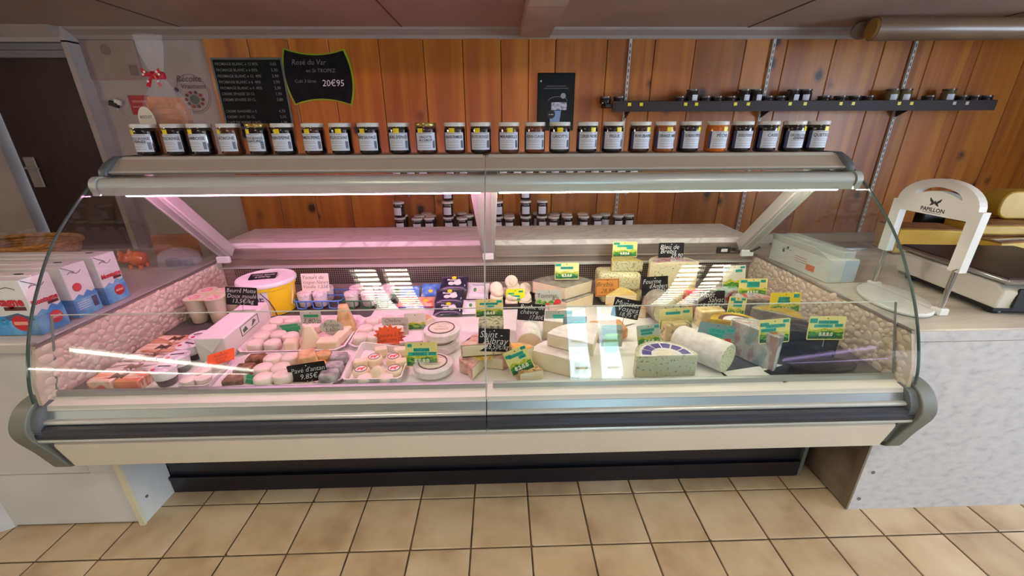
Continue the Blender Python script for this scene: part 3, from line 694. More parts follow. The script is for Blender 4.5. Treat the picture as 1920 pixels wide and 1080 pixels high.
SG = {
  'rocq': (-0.9896, 0.56, 0.7786, 0.1322, 0.0788),
  'lid': (-1.0632, 0.84, 0.7872, 0.1315, 0.0528),
  'yao': (-0.8055, 0.855, 0.7231, 0.1371, 0.0911),
  'p380': (-0.7073, 0.55, 0.6781, 0.0896, 0.0668),
  'lab': (-0.7686, 0.49, 0.6429, 0.1074, 0.0685),
  'bri': (-0.5874, 0.47, 0.6729, 0.0951, 0.0673),
  'pave': (-0.5502, 0.155, 0.6336, 0.1348, 0.0788),
  'glab': (-0.7444, 0.14, 0.6377, 0.071, 0.0393),
  'olab': (-0.9053, 0.24, 0.6259, 0.0927, 0.0639),
  'star': (-0.3271, 0.4, 0.6304, 0.121, 0.0885),
  'ses': (-0.3293, 0.5, 0.6338, 0.1118, 0.0872),
  'pal': (-0.2513, 0.54, 0.6347, 0.0958, 0.0862),
  'cam': (-0.1634, 0.21, 0.6715, 0.1153, 0.0929),
  'neon': (0.1997, 0.79, 0.6779, 0.093, 0.0631),
  'tom': (0.4539, 0.8, 0.7869, 0.1185, 0.0831),
  'pep': (0.3514, 0.66, 0.7116, 0.1197, 0.0727),
  'bt': (0.773, 0.93, 0.8587, 0.1279, 0.08),
  'bre': (0.6592, 0.79, 0.6962, 0.1178, 0.0913),
  'blay': (0.9949, 0.88, 0.8652, 0.1284, 0.0785),
  'four': (0.8557, 0.68, 0.7464, 0.1242, 0.0887),
  'buc': (0.2475, 0.42, 0.7489, 0.111, 0.0716),
  'l22': (0.0772, 0.52, 0.7193, 0.1195, 0.0805),
  'alb': (0.0986, 0.22, 0.7227, 0.1139, 0.0873),
  'l24': (0.207, 0.145, 0.6797, 0.0858, 0.0945),
  'g25': (0.371, 0.46, 0.7047, 0.1151, 0.0646),
  'l26': (0.4155, 0.33, 0.7076, 0.0921, 0.093),
  'mun': (0.6408, 0.44, 0.7442, 0.1159, 0.0823),
  'g28': (0.5741, 0.36, 0.6514, 0.0867, 0.0945),
  'l29': (0.7186, 0.33, 0.6677, 0.0918, 0.0928),
  'l30': (0.8673, 0.44, 0.6875, 0.1408, 0.0919),
  'mont': (1.1033, 0.62, 0.6915, 0.1202, 0.0913),
  'l32': (1.3328, 0.69, 0.7261, 0.1373, 0.0876),
  'l33': (1.3316, 0.84, 0.6883, 0.1167, 0.1399),
  'l34': (1.3641, 0.5, 0.7204, 0.1371, 0.0962),
  'l35': (1.1294, 0.47, 0.7159, 0.0763, 0.0972),
  'l36': (0.9338, 0.26, 0.6932, 0.1437, 0.1003),
  'l37': (1.1231, 0.2, 0.7478, 0.1123, 0.0911),
  'l38': (1.3278, 0.22, 0.746, 0.1388, 0.0902),
}

def card_pts(w, h, r=.004): return [(x, z + h / 2) for x, z in rrect(w, h, r, 3)]
def sign(key, name, label, cat, cardmat, yaw=0, roll=0, lean=-.16, pts=None, group='price signs in the cheese', pin=True, h=None):
    x, y, z, w, hh = SG[key]
    lift = max(0.0, .653 - z); z += lift; h = h or hh - lift * .5   # feet of the low signs rest in their trays
    t = thing(name, label, cat, (x, y, z), (lean, 0, 0), group)
    t.rotation_mode = 'XYZ'
    t.rotation_euler = (Matrix.Rotation(yaw, 3, 'Z') @ Matrix.Rotation(lean, 3, 'X') @ Matrix.Rotation(roll, 3, 'Y')).to_euler()
    MB().prism_y(pts or card_pts(w, h), -.001, .001).build('card', cardmat, t)
    if pin:
        MB().tube([(0, .0022, .012), (0, .0022, min(.0, max(-.028, .650 - z)))], .0011, 6).build('pin', M_pin, t)
    return t, w, h
def hole(t, w, h, m=M_ink): MB().prism_y(arc(0, h - .008, .0022, 0, 330, 8), -.0016, -.001).build('hole', m, t)
def chalk(key, label, lines, yaw=0, roll=0, lean=-.16, m=None, ink=None, name='chalk_price_sign', shear=.25, pts=None, **k):
    """lines: (text, x offset as share of the width, z as share of the height, size as share of the height)"""
    t, w, h = sign(key, name, label, 'price sign', m or M_slate, yaw, roll, lean, pts, **k)
    for s, fx, fz, fs in lines:
        write(t, s, h * fs * 1.38, ink or M_chalk, (w * fx, -.0017, h * fz), shear=shear, bold=-h * .0035, width=w * (.92 - 2 * abs(fx)))
    hole(t, w, h, ink or M_chalk)
    for s in (-.06, .06): MB().prism_y(arc(w * s, h * .05, .0016, 0, 330, 6), -.0016, -.001).build('hole', ink or M_chalk, t)
    return t
def land(key, label, strips, digits='8.8.0.8', yaw=0, roll=0, lean=-.16, sky=None, seed=0, muted=False):
    """landscape-printed card: cream sky, fields and hills, teal strips pasted over the names, white number wheels"""
    t, w, h = sign(key, 'landscape_price_sign', label, 'price sign', sky or M_cardc, yaw, roll, lean)
    r = random.Random(seed); n = 14
    def ridge(base, amp, f): return [(-w / 2 + .003 + (w - .006) * i / n, h * (base + amp * math.sin(i * f + seed) + r.uniform(-.5, .5) * amp)) for i in range(n + 1)]
    b = MB(); lo = ((-w / 2 + .003, .004), (w / 2 - .003, .004))
    for k, (rg, y) in enumerate(((ridge(.46, .035, .9), -.0012), (ridge(.36, .04, .7), -.0014), (ridge(.19, .035, 1.1), -.0016))):
        b.cur = k; P = [lo[0], lo[1]] + rg[::-1]
        b.add([(x, y, z) for x, z in P], [tuple(range(len(P)))])
    b.build('printed_landscape', [M_hill1, M_hill2, M_hill3], t)
    for (fx, fz, fw, fh, s) in strips:
        st = MB().box(w * (fx - fw / 2), w * (fx + fw / 2), -.0022, -.0016, h * (fz - fh / 2), h * (fz + fh / 2)).build('teal_strip', M_teal, t)
        if s: write(st, s, h * fh * .95, M_tealtext, (w * fx, -.0026, h * fz), width=w * fw * .9)
    if digits: write(t, digits, h * .22, M_digit, (0, -.0022, h * .24), bold=.0008, width=w * .6)
    hole(t, w, h)
    return t

# ---- cheese shapes
def sector(name, label, loc, rz, r, h, a0, a1, paste, rind, top=None, cat='cheese', group=None, rx=0, ry=0, film=False, n=14, tt=.003):
    t = thing(name, label, cat, loc, (rx, ry, rz), group)
    A = [math.radians(a0 + (a1 - a0) * i / n) for i in range(n + 1)]
    rim = [(r * math.cos(a), r * math.sin(a)) for a in A]
    soften(MB().prism_z([(0, 0)] + rim, 0, h).build('paste', paste, t), .003, 2)
    out = [((r + .003) * math.cos(a), (r + .003) * math.sin(a)) for a in A]
    rm = MB().prism_z([(x * .985, y * .985) for x, y in rim] [::-1] + out, .0, h + .001)
    rm.prism_z([(0, 0)] + out, h, h + tt)
    soften(rm.build('rind', [rind], t), .002, 2)
    if top: MB().prism_z([(.03 * math.cos((A[0] + A[-1]) / 2), .03 * math.sin((A[0] + A[-1]) / 2))] + [(x * .88, y * .88) for x, y in rim], h + tt, h + tt + .0012).build('top_label', top, t)
    if film:
        o = [(x * 1.03 - .0, y * 1.03) for x, y in rim]; c = ((A[0] + A[-1]) / 2)
        MB().prism_z([(-.005 * math.cos(c), -.005 * math.sin(c))] + o, -.0005, h + tt + .004).build('film', M_wrap, t)
    return t
def wheel(name, label, loc, r, h, m, cat='cheese', group=None, rot=(0, 0, 0), lab=None, k=.25, seg=24, sx=1, sy=1):
    t = thing(name, label, cat, loc, rot, group)
    c = h * k
    prof = [(r - c, 0), (r - c * .3, c * .3), (r, c), (r * 1.005, h / 2), (r, h - c), (r - c * .3, h - c * .3), (r - c, h), (0, h + .0005)]
    MB().lathe(prof, seg, sx=sx, sy=sy).build('body', m, t, 50)
    return t
def log_(name, label, loc, rot, r, L, paste, rind, group=None, seg=22):
    """lying cylinder along its local -y axis, its cut face at the near end"""
    t = thing(name, label, 'cheese', loc, rot, group)
    ring = lambda rr, y: [(rr * math.cos(2 * PI * i / seg), y, rr * math.sin(2 * PI * i / seg)) for i in range(seg)]
    fs = [(i, (i + 1) % seg, seg + (i + 1) % seg, seg + i) for i in range(seg)]
    m = MB(); 
    rings = [ring(r * .97, 0), ring(r, .004), ring(r * 1.01, L * .5), ring(r * .98, L - .012), ring(r * .86, L)]
    vs = [p for q in rings for p in q]
    f2 = []
    for k in range(4): f2 += [tuple(k * seg + i for i in q) for q in fs]
    f2 += [tuple(range(4 * seg, 5 * seg)), tuple(range(seg - 1, -1, -1))]
    m.add(vs, f2); m.build('rind', rind, t, 50)
    MB().add(ring(r * .95, -.0012) + ring(r * .95, .002), [tuple(range(seg))] + [tuple(reversed(q)) for q in fs]).build('paste', paste, t)
    return t
def block(name, label, loc, w, d, h, m, rz=0, cat='cheese', group=None, bev=.006, rx=0, ry=0):
    t = thing(name, label, cat, loc, (rx, ry, rz), group)
    soften(MB().box(-w / 2, w / 2, -d / 2, d / 2, 0, h).build('body', m, t), bev, 3)
    return t
def tray(name, label, P, m=None, h=.018, cut=.03, paper=None):
    """shallow tray with clipped corners; P = near-left, near-right, far-right, far-left in plan"""
    P = [Vector(p) for p in P]; c = sum(P, Vector((0, 0))) / 4
    pts = []
    for i in range(4):
        a, b, n = P[i], P[i - 1], P[(i + 1) % 4]
        pts += [a + (b - a).normalized() * cut, a + (n - a).normalized() * cut]
    t = thing(name, label, 'tray', (c.x, c.y, DK + .0012))
    def ring(s, z): return [((p.x - c.x) * s, (p.y - c.y) * s, z) for p in pts]
    R_ = [ring(.92, 0), ring(.985, h - .003), ring(1.0, h), ring(.962, h), ring(.950, h - .003), ring(.90, .003)]
    vs = [q for r in R_ for q in r]; fs = [tuple(range(7, -1, -1)), tuple(range(40, 48))]
    for k in range(5): fs += [(k * 8 + i, k * 8 + (i + 1) % 8, k * 8 + 8 + (i + 1) % 8, k * 8 + 8 + i) for i in range(8)]
    MB().add(vs, fs).build('body', m or M_tray, t)
    if paper: MB().prism_z([((p.x - c.x) * .90, (p.y - c.y) * .90) for p in pts], .0032, .0042).build('doily', paper, t)
    return t

def spot(P, i, gap=.045):
    """row and place of one of several look-alikes: rows counted from the front glass, places from the left"""
    ys = sorted(P, key=lambda p: p[1]); rows_ = []
    for p in ys:
        if rows_ and p[1] - rows_[-1][0][1] < gap: rows_[-1].append(p)
        else: rows_.append([p])
    for k, r in enumerate(rows_):
        r.sort()
        if P[i] in r: return '%s row, %s from left' % (ORD[k], ORD[r.index(P[i])])

# ---- liner sheets on the deck
for i, (x0, x1, y0, y1, lab) in enumerate(((-1.15, -.50, .13, .70, 'white paper liner under the left-hand dairy packs and trays'),
                                           (-.501, .026, .13, .86, 'white paper liner under the middle trays and clear cheese boxes'),
                                           (.025, .50, .13, .84, 'white paper liner under the white log and brie wedges'),
                                           (.499, .93, .13, .80, 'white paper liner under the stacked blue cheeses'))):
    s = thing('liner_sheet', lab, 'paper', (x0, y0, .6452))
    m = MB(); nx, ny = 8, 8
    vs = [((x1 - x0) * a / nx, (y1 - y0) * b / ny, .0002 + .0006 * ((a * 7 + b * 3) % 3) / 3) for b in range(ny + 1) for a in range(nx + 1)]
    m.add(vs, [(b * 9 + a, b * 9 + a + 1, b * 9 + a + 10, b * 9 + a + 9) for b in range(ny) for a in range(nx)])
    m.build('sheet', M_paper, s)

# ---- left: dessert cups, butter block, bucket, yoghurts
M_cup = mat('milky_cup_plastic', srgb(236, 226, 196), .35)
M_foil = noisy('pink_printed_foil', [(0.44, srgb(240, 226, 222)), (0.5, srgb(232, 120, 130)), (0.62, srgb(240, 190, 190))], 36, rough=.35)
M_lidpale = mat('pale_green_lid', srgb(226, 224, 190), .3)
pk = thing('dessert_cup_pack', 'joined pack of four milky dessert cups with pink printed lids beside the pebbles', 'dessert cups', (-1.235, .725, DK))
for dx in (-.045, .045):
    for dy in (-.045, .05):
        c = MB().lathe([(.026, 0), (.030, .004), (.034, .05), (.041, .118), (.043, .120)], 18, (dx, dy, 0)).build('cup', M_cup, pk, 50)
        MB().lathe([(.043, .1205), (.043, .1222), (0, .1228)], 18, (dx, dy, 0)).build('lid', M_lidpale, c); MB().prism_z(arc(dx, dy, .027, 0, 345, 18), .1226, .1234).build('pink_print', M_foil, pk)
MB().prism_z(rrect(.155, .16, .02), .1185, .1203).build('joining_flange', mat('pale_green_film', srgb(214, 216, 150), .3), pk)
bx = thing('wrapped_butter_block', 'long white paper-wrapped butter block with folded near end', 'butter block', (-.990, .490, DK + .001), 0.05)
M_wpap = mat('white_wrapping', srgb(238, 232, 226), .5)
soften(MB().box(-.055, .055, -.180, .172, 0, .100).build('block', M_wpap, bx), .006, 3)
MB().add([(-.054, -.1805, .098), (.054, -.1805, .098), (.004, -.188, .042), (0, -.1825, .038)], [(0, 3, 2), (3, 1, 2), (0, 2, 1)]).build('folded_flap', M_paper, bx)
lg = MB(); lg.box(.0552, .0562, -.07, .07, .048, .05).box(.0552, .0562, -.07, .07, .088, .09).box(.0552, .0562, -.07, -.066, .05, .088).box(.0552, .0562, .066, .07, .05, .088)
lg.prism_x([(.01, .055), (.05, .07), (.03, .082)], .0552, .0562).prism_x([(-.05, .056), (-.02, .06), (-.03, .078), (-.055, .07)], .0552, .0562)
tag(lg.build('green_stamp', mat('green_ink', srgb(60, 96, 70), .6), bx), 'dark green stamped logo')

M_yel = mat('yellow_bucket_plastic', srgb(252, 214, 20), .35)
M_lidw = mat('white_lid_plastic', srgb(240, 236, 234), .35)
bk = thing('cream_bucket', 'yellow plastic bucket of cream with white lid and white label', 'bucket', (-1.015, .815, DK))
MB().lathe([(.104, 0), (.108, .003), (.118, .132), (.125, .135), (.126, .160), (.122, .162)], 40).build('bucket', M_yel, bk, 40)
MB().lathe([(.130, .150), (.132, .153), (.132, .163), (.128, .171), (.118, .171), (.114, .167), (0, .1685)], 40).build('lid', M_lidw, bk, 40)
def patch(r0, r1, z0, z1, a0, a1, n=10, off=.0008):
    """curved sheet following a cone, angles measured from the -y side"""
    m = MB(); vs = []
    for z, r in ((z0, r0), (z1, r1)):
        for i in range(n + 1):
            a = math.radians(a0 + (a1 - a0) * i / n); vs.append(((r + off) * math.sin(a), -(r + off) * math.cos(a), z))
    m.add(vs, [(i, i + 1, n + 2 + i, n + 1 + i) for i in range(n)])
    return m
lb = patch(.1080, .1180, .004, .131, -75, 26, 14, .0014).build('label', M_lidw, bk)
write(lb, 'FRAICHE', .040, mat('dark_violet_print', srgb(62, 40, 110), .5), (0, 0, .098), bend=.1172, bold=.0008).rotation_euler = (0, 0, math.radians(-22))
MB().tube([((.1092 + .009 * (z / .125)) * math.sin(math.radians(a)), -(.1100 + .009 * (z / .125)) * math.cos(math.radians(a)), z) for a, z in ((36, .004), (33, .04), (26, .085), (12, .130))], .0022, 6).build('violet_line', mat('dark_violet_print', (0, 0, 0, 1)), bk)
MB().tube([(.118, 0, .13), (.128, -.03, .09), (.126, -.05, .05), (.119, -.02, .03)], .0025, 6).build('bail', mat('white_bail', srgb(220, 216, 210), .4), bk)

M_jarw = mat('yoghurt_jar_white', srgb(240, 234, 226), .25, coat=.4)
M_jarlid = noisy('printed_jar_lid', [(0.46, srgb(240, 230, 226)), (0.50, srgb(196, 176, 178)), (0.54, srgb(242, 234, 230))], 40, rough=.4)
def yog(loc, lab, grp, n=[0]):
    t = thing('yoghurt_jar', lab, 'yoghurt jar', loc, 0, grp)
    MB().lathe([(.026, 0), (.030, .003), (.033, .03), (.033, .052), (.030, .058)], 18).build('jar', M_jarw, t, 50)
    MB().lathe([(.0345, .056), (.035, .058), (.035, .070), (.033, .0725), (0, .0728)], 18).build('lid', M_jarlid, t, 50)
    return t
def carrier(name, lab, x0, x1, y0, y1, m, nx):
    t = thing(name, lab, 'carrier', ((x0 + x1) / 2, (y0 + y1) / 2, DK))
    w, d = (x1 - x0) / 2, (y1 - y0) / 2
    rim = [(px_, py_, .045) for px_, py_ in rrect(2 * w, 2 * d, .02, 3)]
    MB().tube(rim, .0036, 6, True).build('rim', m, t)
    s = 2 * w / nx
    legs = MB()
    for k in range(nx):
        for sy in (-1, 1):
            cx = -w + s * (k + .5)
            MB().tube([(cx - s * .30, sy * d, .045), (cx - s * .28, sy * (d + .001), .010), (cx, sy * (d - .002), .0038), (cx + s * .28, sy * (d + .001), .010), (cx + s * .30, sy * d, .045)], .0032, 6).build('loop', m, t)
    MB().tube([(-w, 0, .045), (-w * .5, 0, .046), (w * .5, 0, .046), (w, 0, .045)], .0032, 6).build('divider', m, t)
    MB().tube([(-.02, 0, .033), (-.02, 0, .085), (-.012, 0, .094), (.012, 0, .094), (.02, 0, .085), (.02, 0, .033)], .003, 6).build('handle', m, t)
    return t
M_bluep = mat('blue_plastic', srgb(70, 140, 226), .35); M_greenp = mat('green_plastic', srgb(24, 120, 66), .35)
carrier('yoghurt_carrier', 'blue plastic carrier with white yoghurt jars, empty at its right', -.900, -.665, .795, .955, M_bluep, 3)
for x, y, s in ((-.858, .835, 'front left'), (-.782, .837, 'front middle'), (-.856, .914, 'rear left'), (-.780, .914, 'rear middle')):
    yog((x, y, DK + .006), 'small white yoghurt jar in the blue carrier, %s slot' % s, 'yoghurts in the blue carrier')
carrier('yoghurt_carrier', 'green plastic carrier filled with six white yoghurt jars', -.665, -.418, .790, .948, M_greenp, 3)
for x, a in ((-.622, 'left'), (-.541, 'middle'), (-.460, 'right')):
    for y, b in ((.830, 'front'), (.908, 'rear')):
        yog((x, y, DK + .006), 'small white yoghurt jar in the green carrier, %s %s slot' % (b, a), 'yoghurts in the green carrier')

# pillow packs: smoked-fish-like salads, mozzarella bags
def pillow(name, label, loc, rot, w, d, h, m, printer=None, cat='packet', group=None):
    t = thing(name, label, cat, loc, rot, group)
    nx, ny = 8, 8; vs = []
    for s in (1, -1):
        for j in range(ny + 1):
            for i in range(nx + 1):
                u, v = 2 * i / nx - 1, 2 * j / ny - 1
                vs.append((u * w / 2 * (1 - .06 * (1 - abs(v)) * abs(u)), v * d / 2, h / 2 + s * h / 2 * max(0, (1 - u ** 4) * (1 - v ** 4)) ** .6))
    N = (nx + 1) * (ny + 1); fs = []
    for j in range(ny):
        for i in range(nx):
            a = j * (nx + 1) + i; q = (a, a + 1, a + nx + 2, a + nx + 1); fs += [q, tuple(N + k for k in reversed(q))]
    MB().add(vs, fs).build('bag', m, t, 60)
    if printer: printer(t, w, d, h)
    return t
def topdot(t, x, y, z, r, m, name='print', sy=1.0): return MB().prism_z(arc(x, y, r, 0, 345, 16, r * sy), z, z + .0012).build(name, m, t)
M_navy = mat('navy_packet', srgb(26, 28, 58), .3, coat=.4); M_sticker = mat('yellow_sticker', srgb(250, 224, 10), .4)
M_salmon = noisy('salmon_print_film', [(0.40, srgb(230, 160, 130)), (0.55, srgb(240, 196, 166)), (0.66, srgb(222, 120, 96))], 26, rough=.25, coat=.5)
M_bluef = noisy('blue_print_film', [(0.42, srgb(60, 120, 206)), (0.6, srgb(96, 156, 226)), (0.68, srgb(210, 226, 244))], 30, rough=.3)
def salad(t, w, d, h):
    topdot(t, 0, .0, h, .012, M_sticker, 'yellow_sticker', .8)
    MB().box(-w / 2 + .004, w / 2 - .004, -d / 2 - .002, -d / 2 + .012, .001, h * .55).build('blue_red_border', noisy('blue_red_border_print', [(0.46, srgb(40, 80, 190)), (0.54, srgb(190, 50, 70))], 9, rough=.3), t)
for x, lab in ((-.349, 'salmon-pink flat packet with yellow sticker, left of the front pair'), (-.254, 'salmon-pink flat packet with yellow sticker, right of the front pair')):
    pillow('salad_packet', lab, (x, .832, DK + .013), (.32, 0, 0), .090, .075, .016, M_salmon, salad, 'packet', 'salmon-pink packets')
for x, z, lab in ((-.350, .0, 'blue bear-shaped packet behind the left salmon-pink packet'), (-.240, .012, 'blue packet with yellow spot behind the right salmon-pink packet')):
    pillow('blue_packet', lab, (x, .925, DK + z + .030), (.75, 0, 0), .100, .075, .018, M_bluef, lambda t, w, d, h: topdot(t, 0, -.01, h, .012, M_sticker, 'yellow_sticker', .7), 'packet', 'blue packets')
M_egg = mat('white_ball_print', srgb(236, 234, 232), .4)
def mozz(t, w, d, h):
    topdot(t, -.012, -d * .12, h + .0002, .016, M_egg, 'cheese_print', .7); topdot(t, .02, -d * .08, h + .0012, .020, M_egg, 'cheese_print', .8)
    topdot(t, -.046, -d * .2, h * .75, .008, mat('orange_dot_print', srgb(240, 140, 70), .4), 'seal_print'); topdot(t, .052, -d * .2, h * .75, .008, M_lidw, 'seal_print'); topdot(t, .03, -d * .27, h * .8, .006, M_red, 'tomato_print')
    topdot(t, .0, d * .26, h + .0004, .012, M_sticker, 'yellow_sticker', .8)
    write(t, 'Mozzarella', .016, M_chalk, (0, d * .12, h + .0015), (0, 0, 0), bold=.0005)
pillow('mozzarella_packet', 'navy packet with white cheese balls, lying lowest in front', (-.128, .728, DK + .012), (.30, 0, 0), .140, .090, .026, M_navy, mozz, 'packet', 'navy mozzarella packets')
pillow('mozzarella_packet', 'navy packet with yellow sticker, middle of the three stacked', (-.130, .820, DK + .040), (.42, 0, 0.02), .142, .100, .026, M_navy, mozz, 'packet', 'navy mozzarella packets')
pillow('mozzarella_packet', 'navy packet with yellow sticker, rearmost against the grille', (-.115, .910, DK + .078), (.50, 0, -.03), .142, .10, .026, M_navy, mozz, 'packet', 'navy mozzarella packets')
M_whitepk = noisy('white_print_film', [(0.40, srgb(226, 228, 234)), (0.6, srgb(244, 244, 246))], 12, rough=.25, coat=.4)
def wmo(t, w, d, h):
    MB().prism_z([(-w * .42, -d * .42), (w * .42, -d * .42), (w * .42, -d * .1), (-w * .42, -d * .22)], h * .72, h * .74).build('blue_print', mat('sky_blue_print', srgb(140, 204, 236), .4), t)
    topdot(t, .01, -d * .06, h + .0004, .016, M_egg, 'cheese_print', .8); topdot(t, -.014, -d * .02, h + .0006, .008, mat('leaf_green_print', srgb(70, 150, 70), .4), 'leaf_print', 1.5); topdot(t, .034, d * .1, h * .9, .007, M_red, 'red_print')
    write(t, 'Mozzarella', .014, M_purple, (0, d * .28, h + .001), (0, 0, 0))
pillow('white_packet', 'white mozzarella packet with blue base lying in front', (-.006, .735, DK + .018), (.34, 0, 0), .105, .100, .026, M_whitepk, wmo, 'packet', 'white mozzarella packets')
pillow('white_packet', 'white mozzarella packet propped behind the other, next to the white discs', (.010, .885, DK + .045), (.62, 0, -.1), .115, .10, .026, M_whitepk, wmo, 'packet', 'white mozzarella packets')

# dessert packs at the far left: five pairs of printed sleeves, and the pots beside them
M_sl = [noisy('dessert_sleeve_%s' % n, [(0.36, a), (0.47, b), (0.53, c), (0.66, a)], 7, (1, 6, 1), rough=.35, coat=.3) for n, a, b, c in (
    ('caramel', srgb(236, 190, 150), srgb(196, 112, 60), srgb(250, 236, 214)), ('chocolate', srgb(236, 206, 196), srgb(84, 48, 40), srgb(248, 236, 230)), ('apricot', srgb(240, 150, 96), srgb(250, 226, 200), srgb(222, 96, 60)))]
M_sleeve_side = mat('sleeve_side_white', srgb(240, 228, 222), .5)
for k, (y, mm, nm, ps) in enumerate(((.437, 0, 'caramel', 'rearmost'), (.366, 0, 'caramel', 'second from the back'), (.295, 1, 'chocolate', 'third from the back'), (.224, 1, 'chocolate', 'second from the front'), (.163, 2, 'apricot', 'nearest the glass'))):
    t = thing('dessert_twin_pack', '%s-striped cardboard twin dessert pack, %s at the left end' % (nm, ps), 'dessert pack', (-1.205, y, DK), 0, 'dessert twin packs at the left end')
    MB().bbox(-.088, -.005, -.033, .033, 0, .040, .004).build('left_sleeve', M_sl[mm], t); MB().bbox(.005, .088, -.033, .033, 0, .040, .004).build('right_sleeve', M_sl[mm], t)
    MB().prism_z([(-.022, -.018), (0, -.005), (.022, -.018), (.022, .018), (0, .005), (-.022, .018)], .039, .042).build('bridge', M_brown if mm == 1 else M_brownring, t)
M_potlid = noisy('white_pot_foil', [(0.45, srgb(244, 238, 240)), (0.5, srgb(206, 190, 200)), (0.55, srgb(246, 242, 244))], 14, rough=.4)
M_pot = noisy('layered_pot', [(0.40, srgb(236, 226, 222)), (0.6, srgb(244, 236, 232))], 6, rough=.3)
for k, (x, y, ps, rz) in enumerate(((-1.092, .420, 'rearmost, against the butter block', .4), (-1.084, .338, 'second from the back', -.3), (-1.068, .256, 'third from the back', .2), (-1.055, .172, 'nearest the glass', 0))[:4]):
    t = thing('dessert_pot', 'white foil-lidded dessert pot with dark base, %s of the row' % ps, 'dessert pot', (x, y, DK), rz, 'dessert pots beside the twin packs')
    MB().lathe([(.026, 0), (.028, .002), (.0335, .028)], 20).build('dark_layer', mat('dark_jelly_layer', srgb(70, 34, 38), .25), t, 50)
    MB().lathe([(.0335, .028), (.037, .060), (.0405, .062), (.0405, .0635)], 20).build('pot', M_pot, t, 50)
    l = MB().lathe([(.0405, .0635), (.041, .0645), (0, .0655)], 20).build('foil_lid', M_potlid, t)
    MB().box(-.024, .020, .004, .012, .0652, .0658).build('print', M_ink, l); topdot(l, -.022, -.016, .0652, .007, M_red, 'print')

# ---- trays with fresh cheeses
tray('cheese_tray', 'white clipped-corner tray with round fresh cheeses and two pyramids', [(-.935, .350), (-.505, .355), (-.512, .685), (-.955, .690)], paper=M_doily)
ZT = DK + .0058
DISC = MB().lathe([(.025, 0), (.0285, .004), (.0295, .016), (.0285, .029), (.024, .0325), (0, .033)], 20).mesh('body', M_fresh, 50)
def disc(x, y, label, grp, m=None, s=1.1, name='fresh_cheese', z=None, rot=(0, 0, 0), sz=1.0):
    t = thing(name, label, 'cheese', (x, y, ZT if z is None else z), rot, grp)
    me = DISC
    if m is not None: me = DISC.copy(); me.materials[0] = m
    o = link('body', me, t); o.scale = (s, s, s * sz)
    return t
AR = [(-.8829, .600), (-.8196, .605), (-.880, .530), (-.8171, .538), (-.876, .462), (-.8125, .470), (-.8661, .392), (-.798, .394), (-.7545, .455), (-.645, .610), (-.752, .530), (-.752, .600), (-.690, .545)]
for i, (x, y) in enumerate(AR):
    disc(x, y, 'round white fresh cheese in the pyramid tray, %s' % spot(AR, i), 'round fresh cheeses in the pyramid tray', rot=(0, 0, i))
def pyramid(name, label, loc, w, tw, h, rz, m, d=None, rx=0, ry=0):
    t = thing(name, label, 'cheese', loc, (rx, ry, rz)); d = d or w; td = tw * d / w
    vs = [(-w / 2, -d / 2, 0), (w / 2, -d / 2, 0), (w / 2, d / 2, 0), (-w / 2, d / 2, 0), (-tw / 2, -td / 2, h), (tw / 2, -td / 2, h), (tw / 2, td / 2, h), (-tw / 2, td / 2, h)]
    soften(MB().add(vs, [(3, 2, 1, 0), (4, 5, 6, 7), (0, 1, 5, 4), (1, 2, 6, 5), (2, 3, 7, 6), (3, 0, 4, 7)]).build('body', m, t), .005, 3)
    return t
pyramid('pyramid_cheese', 'small cream pyramid cheese in front of the scalloped sign', (-.660, .425, ZT), .080, .026, .090, .5, M_cream)
pyramid('pyramid_cheese', 'tall cream pyramid cheese at the right of its tray', (-.556, .545, ZT), .088, .036, .125, .3, M_tan)
block('cube_cheese', 'small cream cube cheese left of the small pyramid', (-.722, .390, ZT), .050, .045, .042, M_cream, .15, bev=.009)
block('brick_cheese', 'small cream brick cheese with rippled top at the tray corner', (-.575, .398, ZT), .085, .055, .040, M_cream, .1, bev=.009)
block('brick_cheese', 'long cream brick cheese leaning along the tray edge', (-.545, .470, ZT), .040, .11, .040, M_cream, -.12, bev=.009)
tray('cheese_tray', 'white clipped-corner tray with brown-crusted and grey cheeses nearest the glass', [(-.865, .118), (-.430, .118), (-.452, .342), (-.885, .342)], paper=M_doily)
BR = [(-.735, .272), (-.670, .275), (-.735, .205), (-.672, .206), (-.700, .142), (-.640, .155)]
for i, (x, y) in enumerate(BR):
    disc(x, y, 'lumpy white cheese in the brown-crusted tray, %s' % spot(BR, i), 'white cheeses in the brown-crusted tray', s=1.12, rot=(0, 0, x * 9))
for (x, y, lab) in ((-.805, .285, 'rear'), (-.808, .215, 'middle'), (-.805, .148, 'front')):
    block('crusted_cheese', 'brown herb-crusted square cheese, %s of the column' % lab, (x, y, ZT), .062, .055, .032, M_brown, .1, group='brown-crusted cheeses', bev=.008)
pyramid('slab_cheese', 'long beige slab cheese leaning over the white cheeses', (-.598, .260, ZT), .080, .055, .055, .5, M_tan, .10)
disc(-.548, .285, 'tan crusted lump of cheese behind the black sign', None, M_tan, 1.0, 'crusted_lump', sz=1.3); disc(-.542, .222, 'darker tan crusted lump just behind the black sign', None, M_orange, .95, 'crusted_lump', sz=1.1)
for (x, y, lab) in ((-.487, .270, 'rear'), (-.482, .205, 'middle'), (-.478, .150, 'front')):
    block('ash_log_cheese', 'grey ash-coated block cheese, %s of the column' % lab, (x, y, ZT), .062, .050, .042, M_ash, .12, group='ash-coated block cheeses', bev=.01)
tray('cheese_tray', 'white tray with soft cheese pots under an orange label', [(-.995, .122), (-.885, .122), (-.900, .300), (-.995, .300)], cut=.012)
